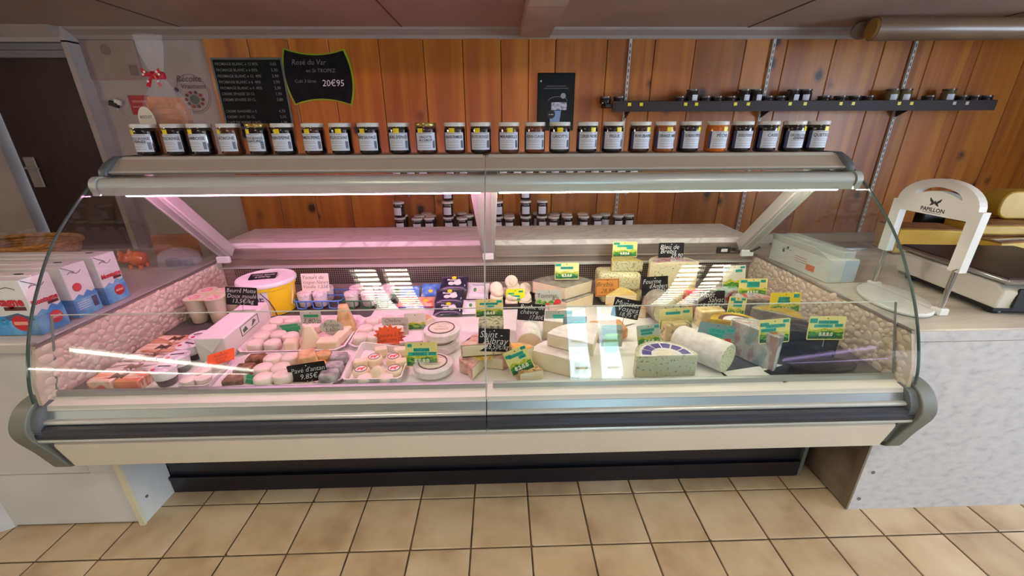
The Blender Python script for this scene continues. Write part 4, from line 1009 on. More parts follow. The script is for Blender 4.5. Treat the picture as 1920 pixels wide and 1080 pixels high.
for k, (x, y, lab) in enumerate(((-.962, .150, 'front left'), (-.918, .160, 'front right'), (-.950, .205, 'rear left'), (-.930, .262, 'rear right'))):
    t = thing('soft_cheese_pot', 'clear-film pot of white soft cheese, %s under the orange label' % lab, 'cheese pot', (x, y, ZT - .002), 0, 'soft cheese pots')
    MB().lathe([(.020, 0), (.0225, .003), (.025, .026), (0, .030)], 16).build('cheese', M_fresh, t, 50)
    MB().lathe([(.0235, .0), (.027, .030), (.029, .031)], 16, cap=False).build('pot', M_clear, t)
tray('cheese_tray', 'deep white tray with small cheeses wearing horse stickers', [(-.428, .122), (-.222, .122), (-.225, .335), (-.440, .395)], h=.032, cut=.012)
for (x, y, lab) in ((-.352, .262, 'rear left'), (-.280, .262, 'rear right'), (-.375, .178, 'front left'), (-.258, .180, 'front right')):
    t = disc(x, y, 'small cream puck cheese with a red horse sticker, %s of four' % lab, 'horse-sticker cheeses', M_cream, 1.02, 'stickered_cheese', z=ZT - .001)
    s = MB().lathe([(.0215, .0345), (.0215, .0352), (0, .0353)], 20).build('sticker', M_lidw, t)
    MB().tube([(.0205 * math.cos(a * PI / 10), .0205 * math.sin(a * PI / 10), .0355) for a in range(20)], .0012, 5, True).build('ring_print', M_brownring, s)
    MB().prism_z([(-.013, .004), (-.011, -.001), (-.012, -.011), (-.008, -.011), (-.006, -.003), (.002, -.003), (.003, -.011), (.007, -.011), (.007, .000), (.012, .007), (.013, .004), (.015, .008), (.010, .013), (.006, .010), (.003, .005), (-.010, .005)], .0353, .0359).build('horse_print', mat('orange_red_print', srgb(232, 72, 44), .4), s)
for (x, y, lab) in ((-.345, .325, 'rear left'), (-.268, .318, 'rear right'), (-.395, .238, 'middle left'), (-.242, .232, 'middle right')):
    block('small_block_cheese', 'small cream block cheese standing behind a stickered one, %s' % lab, (x, y, ZT), .048, .034, .036, M_cream, .35, group='small block cheeses in the horse tray', bev=.006)
t = thing('bell_cheese', 'small cream bell-shaped cheese between the front stickered pair', 'cheese', (-.316, .168, ZT))
MB().lathe([(.034, 0), (.035, .006), (.027, .022), (.018, .036), (.014, .044), (0, .047)], 20).build('body', M_cream, t, 60)
for x, lab in ((-.352, 'left'), (-.278, 'right')): disc(x, .140, 'white disc cheese lying at the front %s of the horse-sticker tray' % lab, 'front discs of the horse tray', s=.85)
tray('cheese_tray', 'white tray of plump round cheeses behind the orange starburst', [(-.498, .372), (-.148, .425), (-.165, .665), (-.512, .675)], cut=.03)
ER = [(-.455, .425), (-.398, .430), (-.455, .500), (-.392, .502), (-.450, .578), (-.383, .590), (-.325, .515), (-.318, .590), (-.258, .600)]
for i, (x, y) in enumerate(ER):
    disc(x, y, 'plump round white cheese behind the starburst, %s' % spot(ER, i), 'plump cheeses behind the starburst', s=1.12, sz=1.15, rot=(0, 0, i))
log_('end_roll_cheese', 'short pale roll of cheese at the right tray end', (-.190, .560, ZT + .024), (0, 0, .5), .024, .06, M_cream, M_tan)

# ---- round cheeses in clear boxes with oval labels
def boxed(label, loc, r, tag_y, rot=(0, 0, 0)):
    t = thing('boxed_round_cheese', label, 'cheese', loc, rot, 'round cheeses in clear boxes')
    MB().lathe([(r - .008, 0), (r, .006), (r, .030), (r - .008, .036), (0, .0365)], 28).build('cheese', M_bloom, t, 50)
    l = MB().prism_z(arc(0, 0, .052, 0, 350, 36), .0366, .0374).build('round_label', M_creamlabel, t)
    MB().tube([(.051 * math.cos(a * PI / 16), .051 * math.sin(a * PI / 16), .0376) for a in range(32)], .0028, 5, True).build('ring_print', M_brownring, l)
    write(l, 'BRILLAT SAVARIN', .011, M_ink, (0, .030, .0380), (0, 0, 0)); write(l, 'Affinois', .013, M_ink, (0, .010, .0380), (0, 0, 0), shear=.3)
    MB().box(-.03, .03, -.009, -.007, .0375, .0379).box(-.026, .026, -.019, -.017, .0375, .0379).build('print_lines', M_ink, l)
    MB().lathe([(r + .004, 0), (r + .008, .002), (r + .009, .034), (r + .003, .047), (r - .03, .052), (0, .053)], 28, cap=False).build('clear_dome', M_clear, t, 50)
    return t
boxed('boxed round cheese with oval label, lying flat nearest the glass', (-.125, .216, DK + .003), .072, 0)
boxed('boxed round cheese without neighbours beneath, lower of the rear stack', (-.118, .388, DK + .003), .072, 0, (0, 0, .2))
boxed('boxed round cheese with oval label, top of the rear stack', (-.112, .384, DK + .058), .072, 0, (0, 0, .08))

# ---- middle and right: cheeses under the white tube
GN = {}
t = tray('black_cheese_tray', 'black tray heaped with small wrinkled goat cheese discs', [(.055, .755), (.300, .755), (.310, .935), (.045, .935)], M_blacktray, .03, .04)
M_wrink = noisy('wrinkled_goat_rind', [(0.30, srgb(214, 196, 168)), (0.5, srgb(236, 222, 200)), (0.7, srgb(246, 236, 220))], 16, rough=.6, bump=.7, distortion=1.5)
for i, (x, y, z, rx, rz) in enumerate(((.098, .80, .006, .25, 0), (.102, .812, .030, .3, .4), (.106, .822, .054, .35, .9), (.100, .835, .078, .9, .3), (.178, .80, .006, .1, 0), (.180, .812, .032, .3, 1), (.190, .86, .07, .95, .1), (.182, .87, .102, 1.1, -.1),
                                       (.250, .80, .006, .2, 0), (.252, .812, .032, .8, -.4), (.248, .86, .062, .9, .2), (.140, .90, .02, .3, 0), (.222, .90, .03, .5, 0))):
    disc(x, y, 'small wrinkled goat cheese disc in the black tray heap, %s pile, %s up' % ('left' if x < .13 else 'middle' if x < .225 else 'right', ORD[GN.setdefault(int(x > .13) + int(x >= .225), []).append(1) or len(GN[int(x > .13) + int(x >= .225)]) - 1]), 'goat cheese discs in the black tray', M_wrink, 1.12, 'goat_cheese_disc', DK + .004 + z, (rx, .1 * math.sin(i * 2), rz), .72)
sector('tomme_wedge', 'large grey-topped tomme quarter, lower of the stacked pair', (.440, .690, DK), 0, .185, .060, 35, 140, M_cream, M_grey)
sector('tomme_wedge', 'large grey-topped tomme quarter, upper of the stacked pair', (.435, .715, DK + .066), 0.06, .180, .060, 30, 142, M_cream, M_grey, film=True)
block('blue_cheese_block', 'thick yellow-rinded blue cheese block, base of the tall stack', (.745, .885, DK), .215, .12, .062, M_blue1, .06, bev=.014)
block('blue_cheese_block', 'thick yellow-rinded blue cheese half, middle of the tall stack', (.730, .880, DK + .062), .215, .13, .098, M_blue1, -.05, bev=.022)
sector('blue_cheese_wedge', 'pale blue cheese wedge crowning the tall stack', (.845, .845, DK + .161), 0, .155, .052, 118, 178, M_blue1, M_yrind, film=True)
MB_ = None
def half_wheel(name, label, loc, rz, r, h, paste, rind, top=None, film=False, **k): return sector(name, label, loc, rz, r, h, 0, 180, paste, rind, top, film=film, n=20, **k)
half_wheel('ewe_blue_half_wheel', 'ivory half wheel of blue ewe cheese, lower of the stack', (.985, .800, DK), 0, .122, .085, M_blue2, M_yrind)
half_wheel('ewe_blue_half_wheel', 'tall ivory half wheel of blue cheese with printed top under the slate sign', (.985, .800, DK + .089), .03, .120, .128, M_blue2, M_cream, noisy('red_blue_foil_print', [(0.42, srgb(214, 206, 210)), (0.52, srgb(190, 50, 60)), (0.58, srgb(236, 230, 228)), (0.66, srgb(70, 90, 160))], 20, rough=.3), True)
log_('fourme_cylinder', 'veined blue cheese cylinder with cut face under a slate sign', (.872, .560, DK + .066), (0, 0, .06), .064, .14, M_blue3, M_grey)
sector('pale_wedge_cheese', 'flat pale wedge of cheese with brown rind left of the blue cylinder', (.600, .668, DK), 0, .21, .045, -8, 38, M_cream, M_tan)
sector('pale_wedge_cheese', 'second pale wedge lying behind the brown sign', (.625, .690, DK + .0485), 0.1, .15, .045, -5, 42, M_cream, M_yrind)
log_('goat_log', 'thick white goat cheese log with bloomy rind, cut end forward', (.236, .312, DK + .053), (0, 0, -.03), .050, .23, M_cream, M_bloom)
sector('brie_wedge', 'broad brie wedge with white rind, lower of the front stack', (.402, .140, DK + .001), 0, .188, .070, 62, 152, M_cream, M_bloom)
sector('brie_wedge', 'smaller brie wedge resting on the lower brie', (.452, .168, DK + .076), .0, .175, .048, 70, 150, M_cream, M_bloom)
sector('brie_wedge', 'brie wedge standing behind the stacked pair beside the white log', (.464, .405, DK), 0, .165, .085, 100, 165, M_cream, M_bloom)
block('munster_cheese', 'orange washed-rind cheese half hidden behind the reflected door', (.585, .470, DK), .15, .10, .055, M_orange, .1, bev=.015)
t = block('green_herb_block', 'green-wrapped cheese packet standing behind the brie stack', (.565, .335, DK), .055, .02, .075, mat('bright_green_pack', srgb(122, 176, 40), .4), .1, 'packet', bev=.004)
# washed-rind flower cheeses
def flower(label, loc, rot, a0, a1):
    t = thing('flower_cheese', label, 'cheese', loc, rot, 'pink flower-shaped cheeses')
    n = 40; P = []
    for i in range(n + 1):
        a = math.radians(a0 + (a1 - a0) * i / n); r = .080 + .009 * math.sin(a * 6); P.append((r * math.cos(a), r * math.sin(a)))
    soften(MB().prism_z([(0, 0)] + P, 0.002, .046).build('paste', M_cream, t), .003)
    O = [(x * 1.04, y * 1.04) for x, y in P]
    rm = MB().prism_z([(x * .97, y * .97) for x, y in P][::-1] + O, 0, .050).prism_z([(0, 0)] + O, .046, .052)
    soften(rm.build('rind', M_pinkrind, t), .006, 3)
    return t
flower('pink crinkled flower-shaped cheese half, upper of the pair behind the slate sign', (.072, .222, DK + .056), (0, 0, -.25), 20, 200)
f2 = flower('pink crinkled flower-shaped cheese, lower of the pair with a gold label', (.062, .228, DK + .001), (0, 0, -.1), -10, 250)
MB().prism_z(arc(.0, .0, .036, 0, 350, 24), .0525, .0532).build('gold_label', noisy('gold_print', [(0.45, srgb(220, 176, 70)), (0.55, srgb(244, 224, 150))], 40, rough=.35), f2)
sector('labelled_wedge', 'cream wedge with orange label right of the pink flower cheeses', (.178, .172, DK), 0, .088, .085, 40, 105, M_cream, M_tan, mat('orange_gold_label', srgb(238, 176, 84), .4))
w = sector('walnut_wedge', 'low cheese wedge topped with chopped nuts nearest the glass', (.276, .150, DK), 0, .088, .036, 130, 196, M_cream, M_tan)
M_nut = noisy('chopped_nut', [(0.4, srgb(176, 132, 82)), (0.6, srgb(226, 196, 150))], 60, rough=.7)
nut = MB().lathe([(.003, 0), (.0055, .002), (.004, .005), (0, .006)], 6).mesh('chopped_nut', M_nut)
for k in range(70):
    a = math.radians(RN.uniform(133, 193)); rr = .082 * math.sqrt(RN.uniform(.02, 1)); link('nut', nut, w, (rr * math.cos(a), rr * math.sin(a), .038), (RN.uniform(-.6, .6), RN.uniform(-.6, .6), RN.uniform(0, 6)))
# glass dish of green-flecked cheese behind the slate sign
t = thing('herb_cheese_tub', 'clear tub of green-herbed shredded cheese behind the slate sign', 'cheese tub', (.085, .470, DK))
MB().prism_z(rrect(.105, .10, .015), .002, .078).build('herb_cheese', blue('herb_shreds', srgb(176, 180, 140), srgb(76, 96, 66), .48, 70, (1, 1, .3)), t)
MB().prism_z(rrect(.118, .112, .018), 0, .002).prism_x([(-.056, 0), (-.052, .084), (-.048, .084), (-.052, 0)], -.05, .05).build('clear_tub', M_clear, t)
# purple-labelled blue half wheel
w = half_wheel('purple_label_half_wheel', 'low blue cheese half wheel with purple ring label nearest the glass', (.715, .150, DK), .02, .108, .082, M_blue3, M_blue3, film=True)
lab = MB()
for k in range(6):
    a0, a1 = math.radians(6 + k * 28.3), math.radians(6 + k * 28.3 + 24)
    seg = [(.088 * math.cos(a0 + (a1 - a0) * i / 4), .088 * math.sin(a0 + (a1 - a0) * i / 4)) for i in range(5)] + [(.056 * math.cos(a1 - (a1 - a0) * i / 4), .056 * math.sin(a1 - (a1 - a0) * i / 4)) for i in range(5)]
    MB().prism_z(seg, .0862, .0870).build('purple_segment', M_purple, w)
MB().prism_z([(.098 * math.cos(PI * i / 20), .098 * math.sin(PI * i / 20)) for i in range(21)], .0852, .0860).build('paper_label', M_paper, w)
MB().prism_z([(.04 * math.cos(PI * i / 12), .04 * math.sin(PI * i / 12)) for i in range(13)], .0862, .0870).build('cream_print', M_creamlabel, w)
log_('fourme_log', 'long film-wrapped white log with blue-veined cut end right of the purple label', (.945, .170, DK + .058), (0, 0, .62), .056, .20, M_blue1, M_bloom)
w = half_wheel('wrapped_blue_half', 'tall film-wrapped pale blue cheese half with printed pastel sides', (1.070, .240, DK), -1.05, .090, .138, noisy('pastel_print_cut', [(0.40, srgb(150, 172, 168)), (0.5, srgb(206, 204, 196)), (0.6, srgb(176, 140, 130))], 24, (1, 1, .5), rough=.25, coat=.6), noisy('scribbled_rind', [(0.42, srgb(150, 152, 150)), (0.48, srgb(226, 224, 216)), (0.7, srgb(236, 234, 228))], 22, (1, 1, .4), rough=.35, coat=.5), noisy('pink_green_top_print', [(0.42, srgb(226, 160, 160)), (0.5, srgb(236, 232, 222)), (0.6, srgb(190, 206, 180))], 26, rough=.3, coat=.5), True)
topdot(w, .055, .02, .1422, .014, mat('orange_flower_print', srgb(240, 130, 40), .4), 'flower_print')
w = half_wheel('gold_foil_half', 'gold foil-wrapped half cheese with white ring label', (1.085, .372, DK + .030), -.42, .098, .068, M_gold, M_gold)
MB().prism_z([(.072 * math.cos(PI * i / 16), .006 + .072 * math.sin(PI * i / 16)) for i in range(17)], .0712, .0720).build('dark_ring', M_brownring, w)
MB().prism_z([(.054 * math.cos(PI * i / 16), .006 + .054 * math.sin(PI * i / 16)) for i in range(17)], .0722, .0730).build('white_label', M_lidw, w)
topdot(w, 0, .028, .0732, .013, M_red, 'red_print', .6)
for i, ch in enumerate('MÜNSTERKÄSEN'[:0]): pass
block('black_board', 'black board raising the gold foil cheese', (1.10, .415, DK), .19, .10, .028, M_blacktray, -.42, 'board', bev=.003)
half_wheel('gray_rind_half', 'grey half wheel with gold foil top under a landscape sign', (1.300, .445, DK + .010), -.7, .098, .088, M_grey, M_grey, M_gold, True)
half_wheel('film_wrapped_half', 'grey-sided half wheel under red and purple striped film', (1.305, .620, DK + .012), -.1, .095, .080, M_grey, M_grey, noisy('red_purple_film_print', [(0.42, srgb(206, 60, 60)), (0.5, srgb(226, 220, 224)), (0.6, srgb(150, 130, 170))], 14, (4, 1, 1), rough=.3), True)
t = block('bagged_blue_block', 'square blue cheese block in a clear vacuum bag', (.862, .428, DK + .002), .115, .05, .078, blue('golden_blue_paste', srgb(216, 190, 128), srgb(120, 112, 72), .42, 40), .12, bev=.008)
MB().prism_y([(-.075, -.0), (.07, .0), (.078, .095), (-.07, .098)], -.032, -.030).prism_z(rrect(.15, .07, .02), .090, .097).build('vacuum_bag', M_wrap, t)
t = block('golden_crumb_block', 'pale golden cheese block in crinkled film under the slate sign', (1.060, .545, DK), .115, .06, .088, noisy('golden_crumb', [(0.4, srgb(222, 190, 120)), (0.6, srgb(248, 226, 170))], 26, rough=.25, bump=.5, coat=.7), .05, bev=.01)
block('pink_blue_wedge_pack', 'pink and blue printed cheese pack behind the slate sign', (1.055, .690, DK), .09, .07, .115, noisy('pink_blue_pack_print', [(0.42, srgb(226, 70, 100)), (0.5, srgb(238, 206, 150)), (0.58, srgb(60, 70, 150)), (0.7, srgb(224, 190, 80))], 13, rough=.3), .15, 'packet', bev=.012)
block('green_silver_pack', 'green and silver film pack leaning at the back right', (1.235, .745, DK), .14, .06, .105, noisy('green_silver_print', [(0.42, srgb(70, 160, 80)), (0.52, srgb(190, 200, 200)), (0.62, srgb(196, 60, 60))], 11, rough=.25, coat=.5), .1, 'packet', bev=.014)
# black-wrapped cheese, boards and tray at the right end
M_blackwrap = noisy('black_waxed_wrap', [(0.4, srgb(12, 10, 12)), (0.6, srgb(26, 22, 26))], 12, rough=.25, bump=1.0, bscale=26)
half_wheel('black_wrapped_half', 'black waxed half cheese in shiny film at the right end', (1.290, .255, DK + .012), -.25, .105, .098, M_blackwrap, M_blackwrap)
block('black_wrapped_piece', 'smaller black film-wrapped piece left of the black half', (1.205, .345, DK), .05, .05, .075, M_blackwrap, .2, bev=.016)
t = thing('black_oval_tray', 'black oval tray under film nearest the right end glass', 'tray', (1.305, .172, DK))
MB().lathe([(.085, 0), (.118, .012), (.124, .026), (.118, .026), (.088, .008), (0, .007)], 30, sx=1.0, sy=.42).build('tray', M_blacktray, t, 50)
MB().lathe([(.120, .026), (.08, .018), (0, .012)], 30, sx=1.0, sy=.42, cap=False).build('film', M_wrap, t, 50)
for i, (x, y, w, d, rz, lab, m) in enumerate(((1.02, .150, .16, .07, .2, 'white card under the scribbled blue half', M_paper), (1.155, .165, .12, .09, -.5, 'white card beside the black oval tray', M_paper), (1.16, .150, .13, .08, .35, 'dark slate sheet in front of the black-wrapped cheeses', M_blacktray), (.62, .60, .20, .14, .4, 'loose white paper under the pale wedge', M_paper), (.99, .52, .12, .14, -.2, 'loose white paper right of the blue cylinder', M_paper))):
    s = thing('paper_sheet', lab, 'paper', (x, y, DK + .002 + .0012 * i), rz); MB().box(-w / 2, w / 2, -d / 2, d / 2, 0, .001).build('sheet', m, s)

# ---- signs
chalk('rocq', 'slate price sign reading 13 on the white butter block', [('Beurre Motte', 0, .80, .24), ('Doux moulé', 0, .50, .24), ('13,5€/kg', 0.02, .22, .24)], roll=.06)
t, w, h = sign('lid', 'chalk_price_sign', 'small slate price sign lying on the bucket lid', 'price sign', M_slate, 0, 0, -1.30, pin=False)
t.location = (-1.02, .785, DK + .1705); t.rotation_euler = (Matrix.Rotation(.22, 3, 'Z') @ Matrix.Rotation(-1.40, 3, 'X')).to_euler()
t.children[0].scale = (.9, 1, 1.1)
write(t, 'Crème épaisse', .017, M_chalk, (0, -.0017, h * .75), shear=.25, width=w * .8); write(t, '8,50€/kg', .019, M_chalk, (0.0, -.0017, h * .32), shear=.25)
chalk('yao', 'white handwritten yoghurt sign over the blue carrier', [('Yaourt de', -.08, .78, .22), ("Vosgien Nature", 0, .50, .20), ('Vanille 1,55€', 0, .25, .20)], m=M_cardp, ink=M_ink, name='white_price_sign')
t = chalk('p380', 'grey-green card reading 3,80/p with green strip', [('3,80/p', .02, .34, .34)], m=M_grcard, ink=M_ink, name='card_price_sign')
MB().box(-.030, .034, -.0022, -.0014, .040, .052).build('green_strip', M_greenstrip, t)
t = chalk('lab', 'grey card with wide green strips over its name, in the pyramid tray', [('5,20/p', -.05, .10, .15)], m=M_grcard, ink=M_ink, roll=-.10, name='card_price_sign')
for a in ((-.040, .036, .050, .060), (-.034, .044, .033, .049), (-.024, .034, .020, .032)): MB().box(a[0], a[1], -.0022, -.0014, a[2], a[3]).build('green_strip', M_greenstrip, t)
x, y, z, w, h = SG['bri']
pts = []
for i in range(48):
    a = 2 * PI * i / 48; k = 1 + .07 * math.cos(a * 4) - .03 * math.cos(a * 8); pts.append((w / 2 * k * math.cos(a) * 1.02, h / 2 + h / 2 * k * math.sin(a) * .98))
chalk('bri', 'scalloped grey card reading Brique 5,60/p', [('Brique', 0, .66, .27), ('5,60/p', .03, .34, .27)], m=M_grcard, ink=M_ink, pts=pts, name='card_price_sign', shear=.1)
chalk('pave', 'tilted slate sign priced 9,85 in the tray nearest the glass', [("Pavé d'antan", .02, .66, .26), ('9,85€', 0, .30, .28)], roll=-.14)
t = chalk('glab', 'small grey card with green strips low in the brown-crusted tray', [], m=M_grcard, ink=M_ink, roll=.2, lean=-.5, name='card_price_sign')
for a in ((-.026, .016, .020, .034), (-.024, .026, .004, .018)): MB().box(a[0], a[1], -.0022, -.0014, a[2], a[3]).build('green_strip', M_greenstrip, t)
chalk('olab', 'fluorescent orange label lying over the soft cheese pots', [('Faisselle', 0, .70, .22), ('chèvre', 0, .42, .22), ('2,20€', 0, .16, .2)], m=M_oranget, ink=M_ink, roll=-.35, lean=-.95, name='orange_price_label', pin=False).location.z += .03
x, y, z, w, h = SG['star']; r0 = random.Random(3)
pts = [((w / 2 * k) * math.cos(a), h / 2 + (h / 2 * k) * math.sin(a)) for i in range(32) for a, k in [(2 * PI * i / 32, (1.12 if i % 2 else .84) + r0.uniform(-.05, .05))]]
chalk('star', 'fluorescent orange starburst label with handwritten prices', [('Épicure 2,90', .02, .62, .22), ('Double crème 2,90', .02, .36, .22)], m=M_oranget, ink=M_ink, pts=pts, roll=-.08, name='starburst_label')
chalk('ses', 'pale grey card reading au sésame pavot above the starburst', [('Chèvre', -.1, .82, .22), ('au sésame', .02, .60, .20), ('pavot', .2, .38, .20)], m=M_grcard, ink=M_ink, name='card_price_sign')
land('pal', 'pale landscape price sign in the tray of plump cheeses', [], '', sky=M_cardp, seed=9)
land('cam', 'landscape price sign on the clear cheese boxes', [(-.36, .88, .14, .13, 'AOP'), (0, .70, .50, .14, 'BRILLAT SAVARIN'), (-.12, .53, .60, .15, 'AFFINÉ'), (.33, .53, .26, .14, 'AOP')], '8.0.8.0', seed=1)
t = chalk('neon', 'fluorescent yellow card on the goat cheese discs', [], m=M_neon, ink=M_ink, name='card_price_sign')
for a, s in (((-.036, -.006, .036, .044), 'PETIT'), ((-.022, .022, .022, .031), 'ROCAMADOUR'), ((-.022, .024, .006, .016), 'FERMIER'), ((.016, .038, .046, .055), 'AOP')):
    st = MB().box(a[0], a[1], -.0022, -.0014, a[2], a[3]).build('teal_strip', M_teal, t); write(st, s, .008, M_tealtext, ((a[0] + a[1]) / 2, -.0026, (a[2] + a[3]) / 2), width=(a[1] - a[0]) * .85)
land('tom', 'landscape price sign standing on the grey-topped tomme', [(-.36, .88, .24, .15, 'LAIT'), (.0, .70, .52, .14, 'EMBRUNAISE')], '8.3.0.0', seed=2)
t = chalk('pep', 'picture card lettered Tomme with red peppers', [('Tomme', -.08, .62, .30), ('8.0', .25, .42, .26)], m=M_grcard, ink=M_ink, name='picture_price_sign', shear=.1)
b = MB(); 
for k, (px_, pz_, rr_) in enumerate(((-.045, .018, .014), (-.02, .012, .012), (.01, .014, .012))): b.prism_y(arc(px_, pz_, rr_, 0, 340, 12, rr_ * .7), -.0018, -.0012)
b.build('leaf_print', M_hill2, t)
for px_, pz_, rr_ in ((.042, .016, .016), (-.005, .006, .008), (.028, .008, .008)): MB().prism_y(arc(px_, pz_, rr_, 0, 340, 12, rr_ * .8), -.0020, -.0014).build('pepper_print', M_red, t)
land('bt', 'landscape price sign on top of the tall blue cheese stack', [(-.34, .88, .24, .14, 'BLEU'), (.0, .72, .64, .14, 'DES CAUSSES'), (.2, .58, .28, .14, 'AOP')], '8.8.0.6', seed=3)
t = chalk('bre', 'brown framed card reading Brebis on the blue cheese block', [('Brebis', -.12, .68, .26), ('28,90', .0, .32, .24)], m=mat('tan_card', srgb(206, 140, 62), .5), ink=M_ink, name='framed_price_sign')
x, y, z, w, h = SG['bre']; fr = MB()
for a in ((-w / 2 + .003, w / 2 - .003, .004, .006), (-w / 2 + .003, w / 2 - .003, h - .006, h - .004)): fr.box(a[0], a[1], -.0018, -.0012, a[2], a[3])
for a in ((-w / 2 + .003, -w / 2 + .005), (w / 2 - .005, w / 2 - .003)): fr.box(a[0], a[1], -.0018, -.0012, .006, h - .006)
fr.build('printed_border', M_brownring, t)
chalk('blay', 'slate sign reading Bleu de Brebis 29,90 at the back', [('Bleu de', -.08, .72, .30), ('Brebis', -.12, .44, .30), ('29,90', .22, .17, .26)])
chalk('four', "slate sign reading Fourme d'Ambert 16,75", [('Fourme', -.12, .74, .26), ("d'Ambert", .12, .48, .24), ('16,75 €/kg', .18, .22, .25)], roll=-.05)
chalk('buc', 'slate sign reading Buche de chèvre on the white log', [('Buche de', .02, .80, .28), ('chèvre', -.08, .50, .28), ('17,80€', .2, .20, .24)], roll=.08)
land('l22', 'landscape price sign standing on the herbed cheese tub', [(.36, .88, .2, .14, 'AOP'), (-.02, .76, .66, .12, 'FROMAGE AUX HERBES'), (.05, .60, .26, .13, 'AIL')], '8.8.4.8', seed=4)
chalk('alb', 'slate sign priced 18,50 above the pink flower-shaped cheeses', [('Saint -', -.10, .74, .30), ('Albray', .04, .46, .28), ('18,50€/kg', .10, .20, .24)], roll=.05)
land('l24', 'tilted landscape price sign stuck in the nut-topped wedge', [(-.34, .80, .24, .13, 'AOP'), (-.02, .76, .66, .13, 'DÉLICE NOIX'), (.2, .62, .3, .13, 'FR'), (.36, .92, .2, .12, 'PDO')], '8.2.0.0', roll=-.40, seed=5)
t = chalk('g25', 'grey dotted card with teal strips behind the white log', [('la pièce', .1, .22, .2)], m=M_grcard, ink=M_ink, name='card_price_sign')
for a in ((-.026, .022, .038, .048), (-.022, .018, .026, .037), (.030, .054, .050, .060)): MB().box(a[0], a[1], -.0022, -.0014, a[2], a[3]).build('teal_strip', M_teal, t)
M_dgrey = mat('blue_grey_card', srgb(120, 146, 146), .4)
t, w, h = sign('l26', 'landscape_price_sign', 'blue-grey landscape price sign stuck in the upper brie', 'price sign', M_dgrey, 0, 0)
MB().prism_y([(-w / 2 + .003, .004), (w / 2 - .003, .004), (w / 2 - .003, h * .42), (w * .2, h * .50), (0, h * .40), (-w * .25, h * .52), (-w / 2 + .003, h * .44)], -.0016, -.0010).build('printed_landscape', noisy('print_teal_hills', [(0.42, srgb(20, 72, 84)), (0.58, srgb(90, 130, 130))], 60, rough=.35), t)
MB().box(-w * .12, w * .42, -.0022, -.0016, h * .64, h * .80).build('teal_strip', M_teal, t); write(t, '8.8.3', h * .17, M_digit, (w * .1, -.0022, h * .22), bold=.0004); hole(t, w, h)
chalk('mun', 'slate sign reading Munster Vosges behind the reflected door', [('Munster', 0, .74, .28), ('Vosges', .05, .46, .28), ('18,95 €', .1, .18, .22)], roll=.20)
chalk('g28', 'grey card with handwritten price behind the brie stack', [('Tomme', 0, .72, .22), ('de', .1, .45, .2), ('9,95', 0, .2, .22)], m=M_grcard, ink=M_ink, name='card_price_sign')
land('l29', 'landscape price sign left of the bagged blue block', [(.36, .88, .2, .14, 'AOP'), (-.05, .76, .60, .13, 'PERSILLÉ'), (-.08, .62, .5, .12, 'DE BREBIS')], '8.0.8', roll=-.12, seed=6, sky=M_grcard)
land('l30', 'landscape price sign behind the bagged blue block', [(-.1, .78, .44, .14, 'ROQUEFORT'), (.30, .82, .2, .13, 'AOP')], '8.8.0.0', roll=-.05, seed=7)
chalk('mont', 'slate sign priced 18,95 in front of the pink and blue pack', [('Mont', -.18, .78, .28), ('Salvat', .16, .52, .28), ('18,95€/kg', .0, .22, .26)])
land('l32', 'landscape price sign on the striped film half wheel', [(-.34, .86, .24, .16, 'BIO'), (.0, .68, .44, .32, 'TOMME DE BREBIS'), (.34, .86, .18, .15, 'AOP')], '8.8.3.0', seed=8)
land('l33', 'tall landscape price sign against the right end of the grille', [(-.34, .90, .22, .10, 'BIO'), (.2, .80, .3, .1, 'LAIT CRU'), (.36, .92, .2, .08, 'AOP')], '', seed=10, sky=M_cardp, roll=-.06)
land('l34', 'bright yellow landscape price sign nearest the right pebbles', [(-.05, .72, .36, .18, 'TOMME'), (-.05, .58, .40, .12, 'DE SAVOIE'), (.34, .86, .18, .17, 'AOP')], '8.8.3.1', seed=11, sky=mat('yellow_card', srgb(246, 222, 40), .35, coat=.4))
land('l35', 'narrow landscape price sign stuck in the gold foil cheese', [(-.3, .88, .26, .14, 'BIO'), (.02, .70, .5, .28, 'OSSAU'), (.3, .92, .22, .1, 'AOP')], '8.8.0', roll=.10, seed=12)
t = land('l36', 'tilted landscape sign with red-roofed houses on the long white log', [(0, .72, .46, .18, "CREMEUX"), (0, .56, .40, .16, 'DE BOURGOGNE'), (.36, .80, .2, .16, 'AOP')], '8.8.3.0', roll=.16, seed=13, sky=M_dgrey)
w, h = SG['l36'][3:]; MB().prism_y([(w * .22, h * .30), (w * .30, h * .48), (w * .42, h * .50), (w * .46, h * .34), (w * .30, h * .2)], -.0024, -.0018).build('red_roof_print', M_red, t)
land('l37', 'landscape price sign on the scribbled blue half', [(-.34, .80, .28, .16, 'BLEU'), (.02, .72, .64, .15, 'DU VERCORS'), (-.2, .56, .5, .14, 'SASSENAGE'), (.36, .90, .2, .13, 'AOP')], '8.3.3.0', roll=-.07, seed=14)
land('l38', 'landscape price sign on the black waxed cheese', [(-.38, .82, .20, .2, 'BIO'), (.02, .76, .54, .14, 'GOUDA TRUFFE'), (-.1, .60, .5, .13, 'AFFINÉ'), (.32, .62, .22, .13, 'AOP')], '8.8.8.0', roll=.02, seed=15)
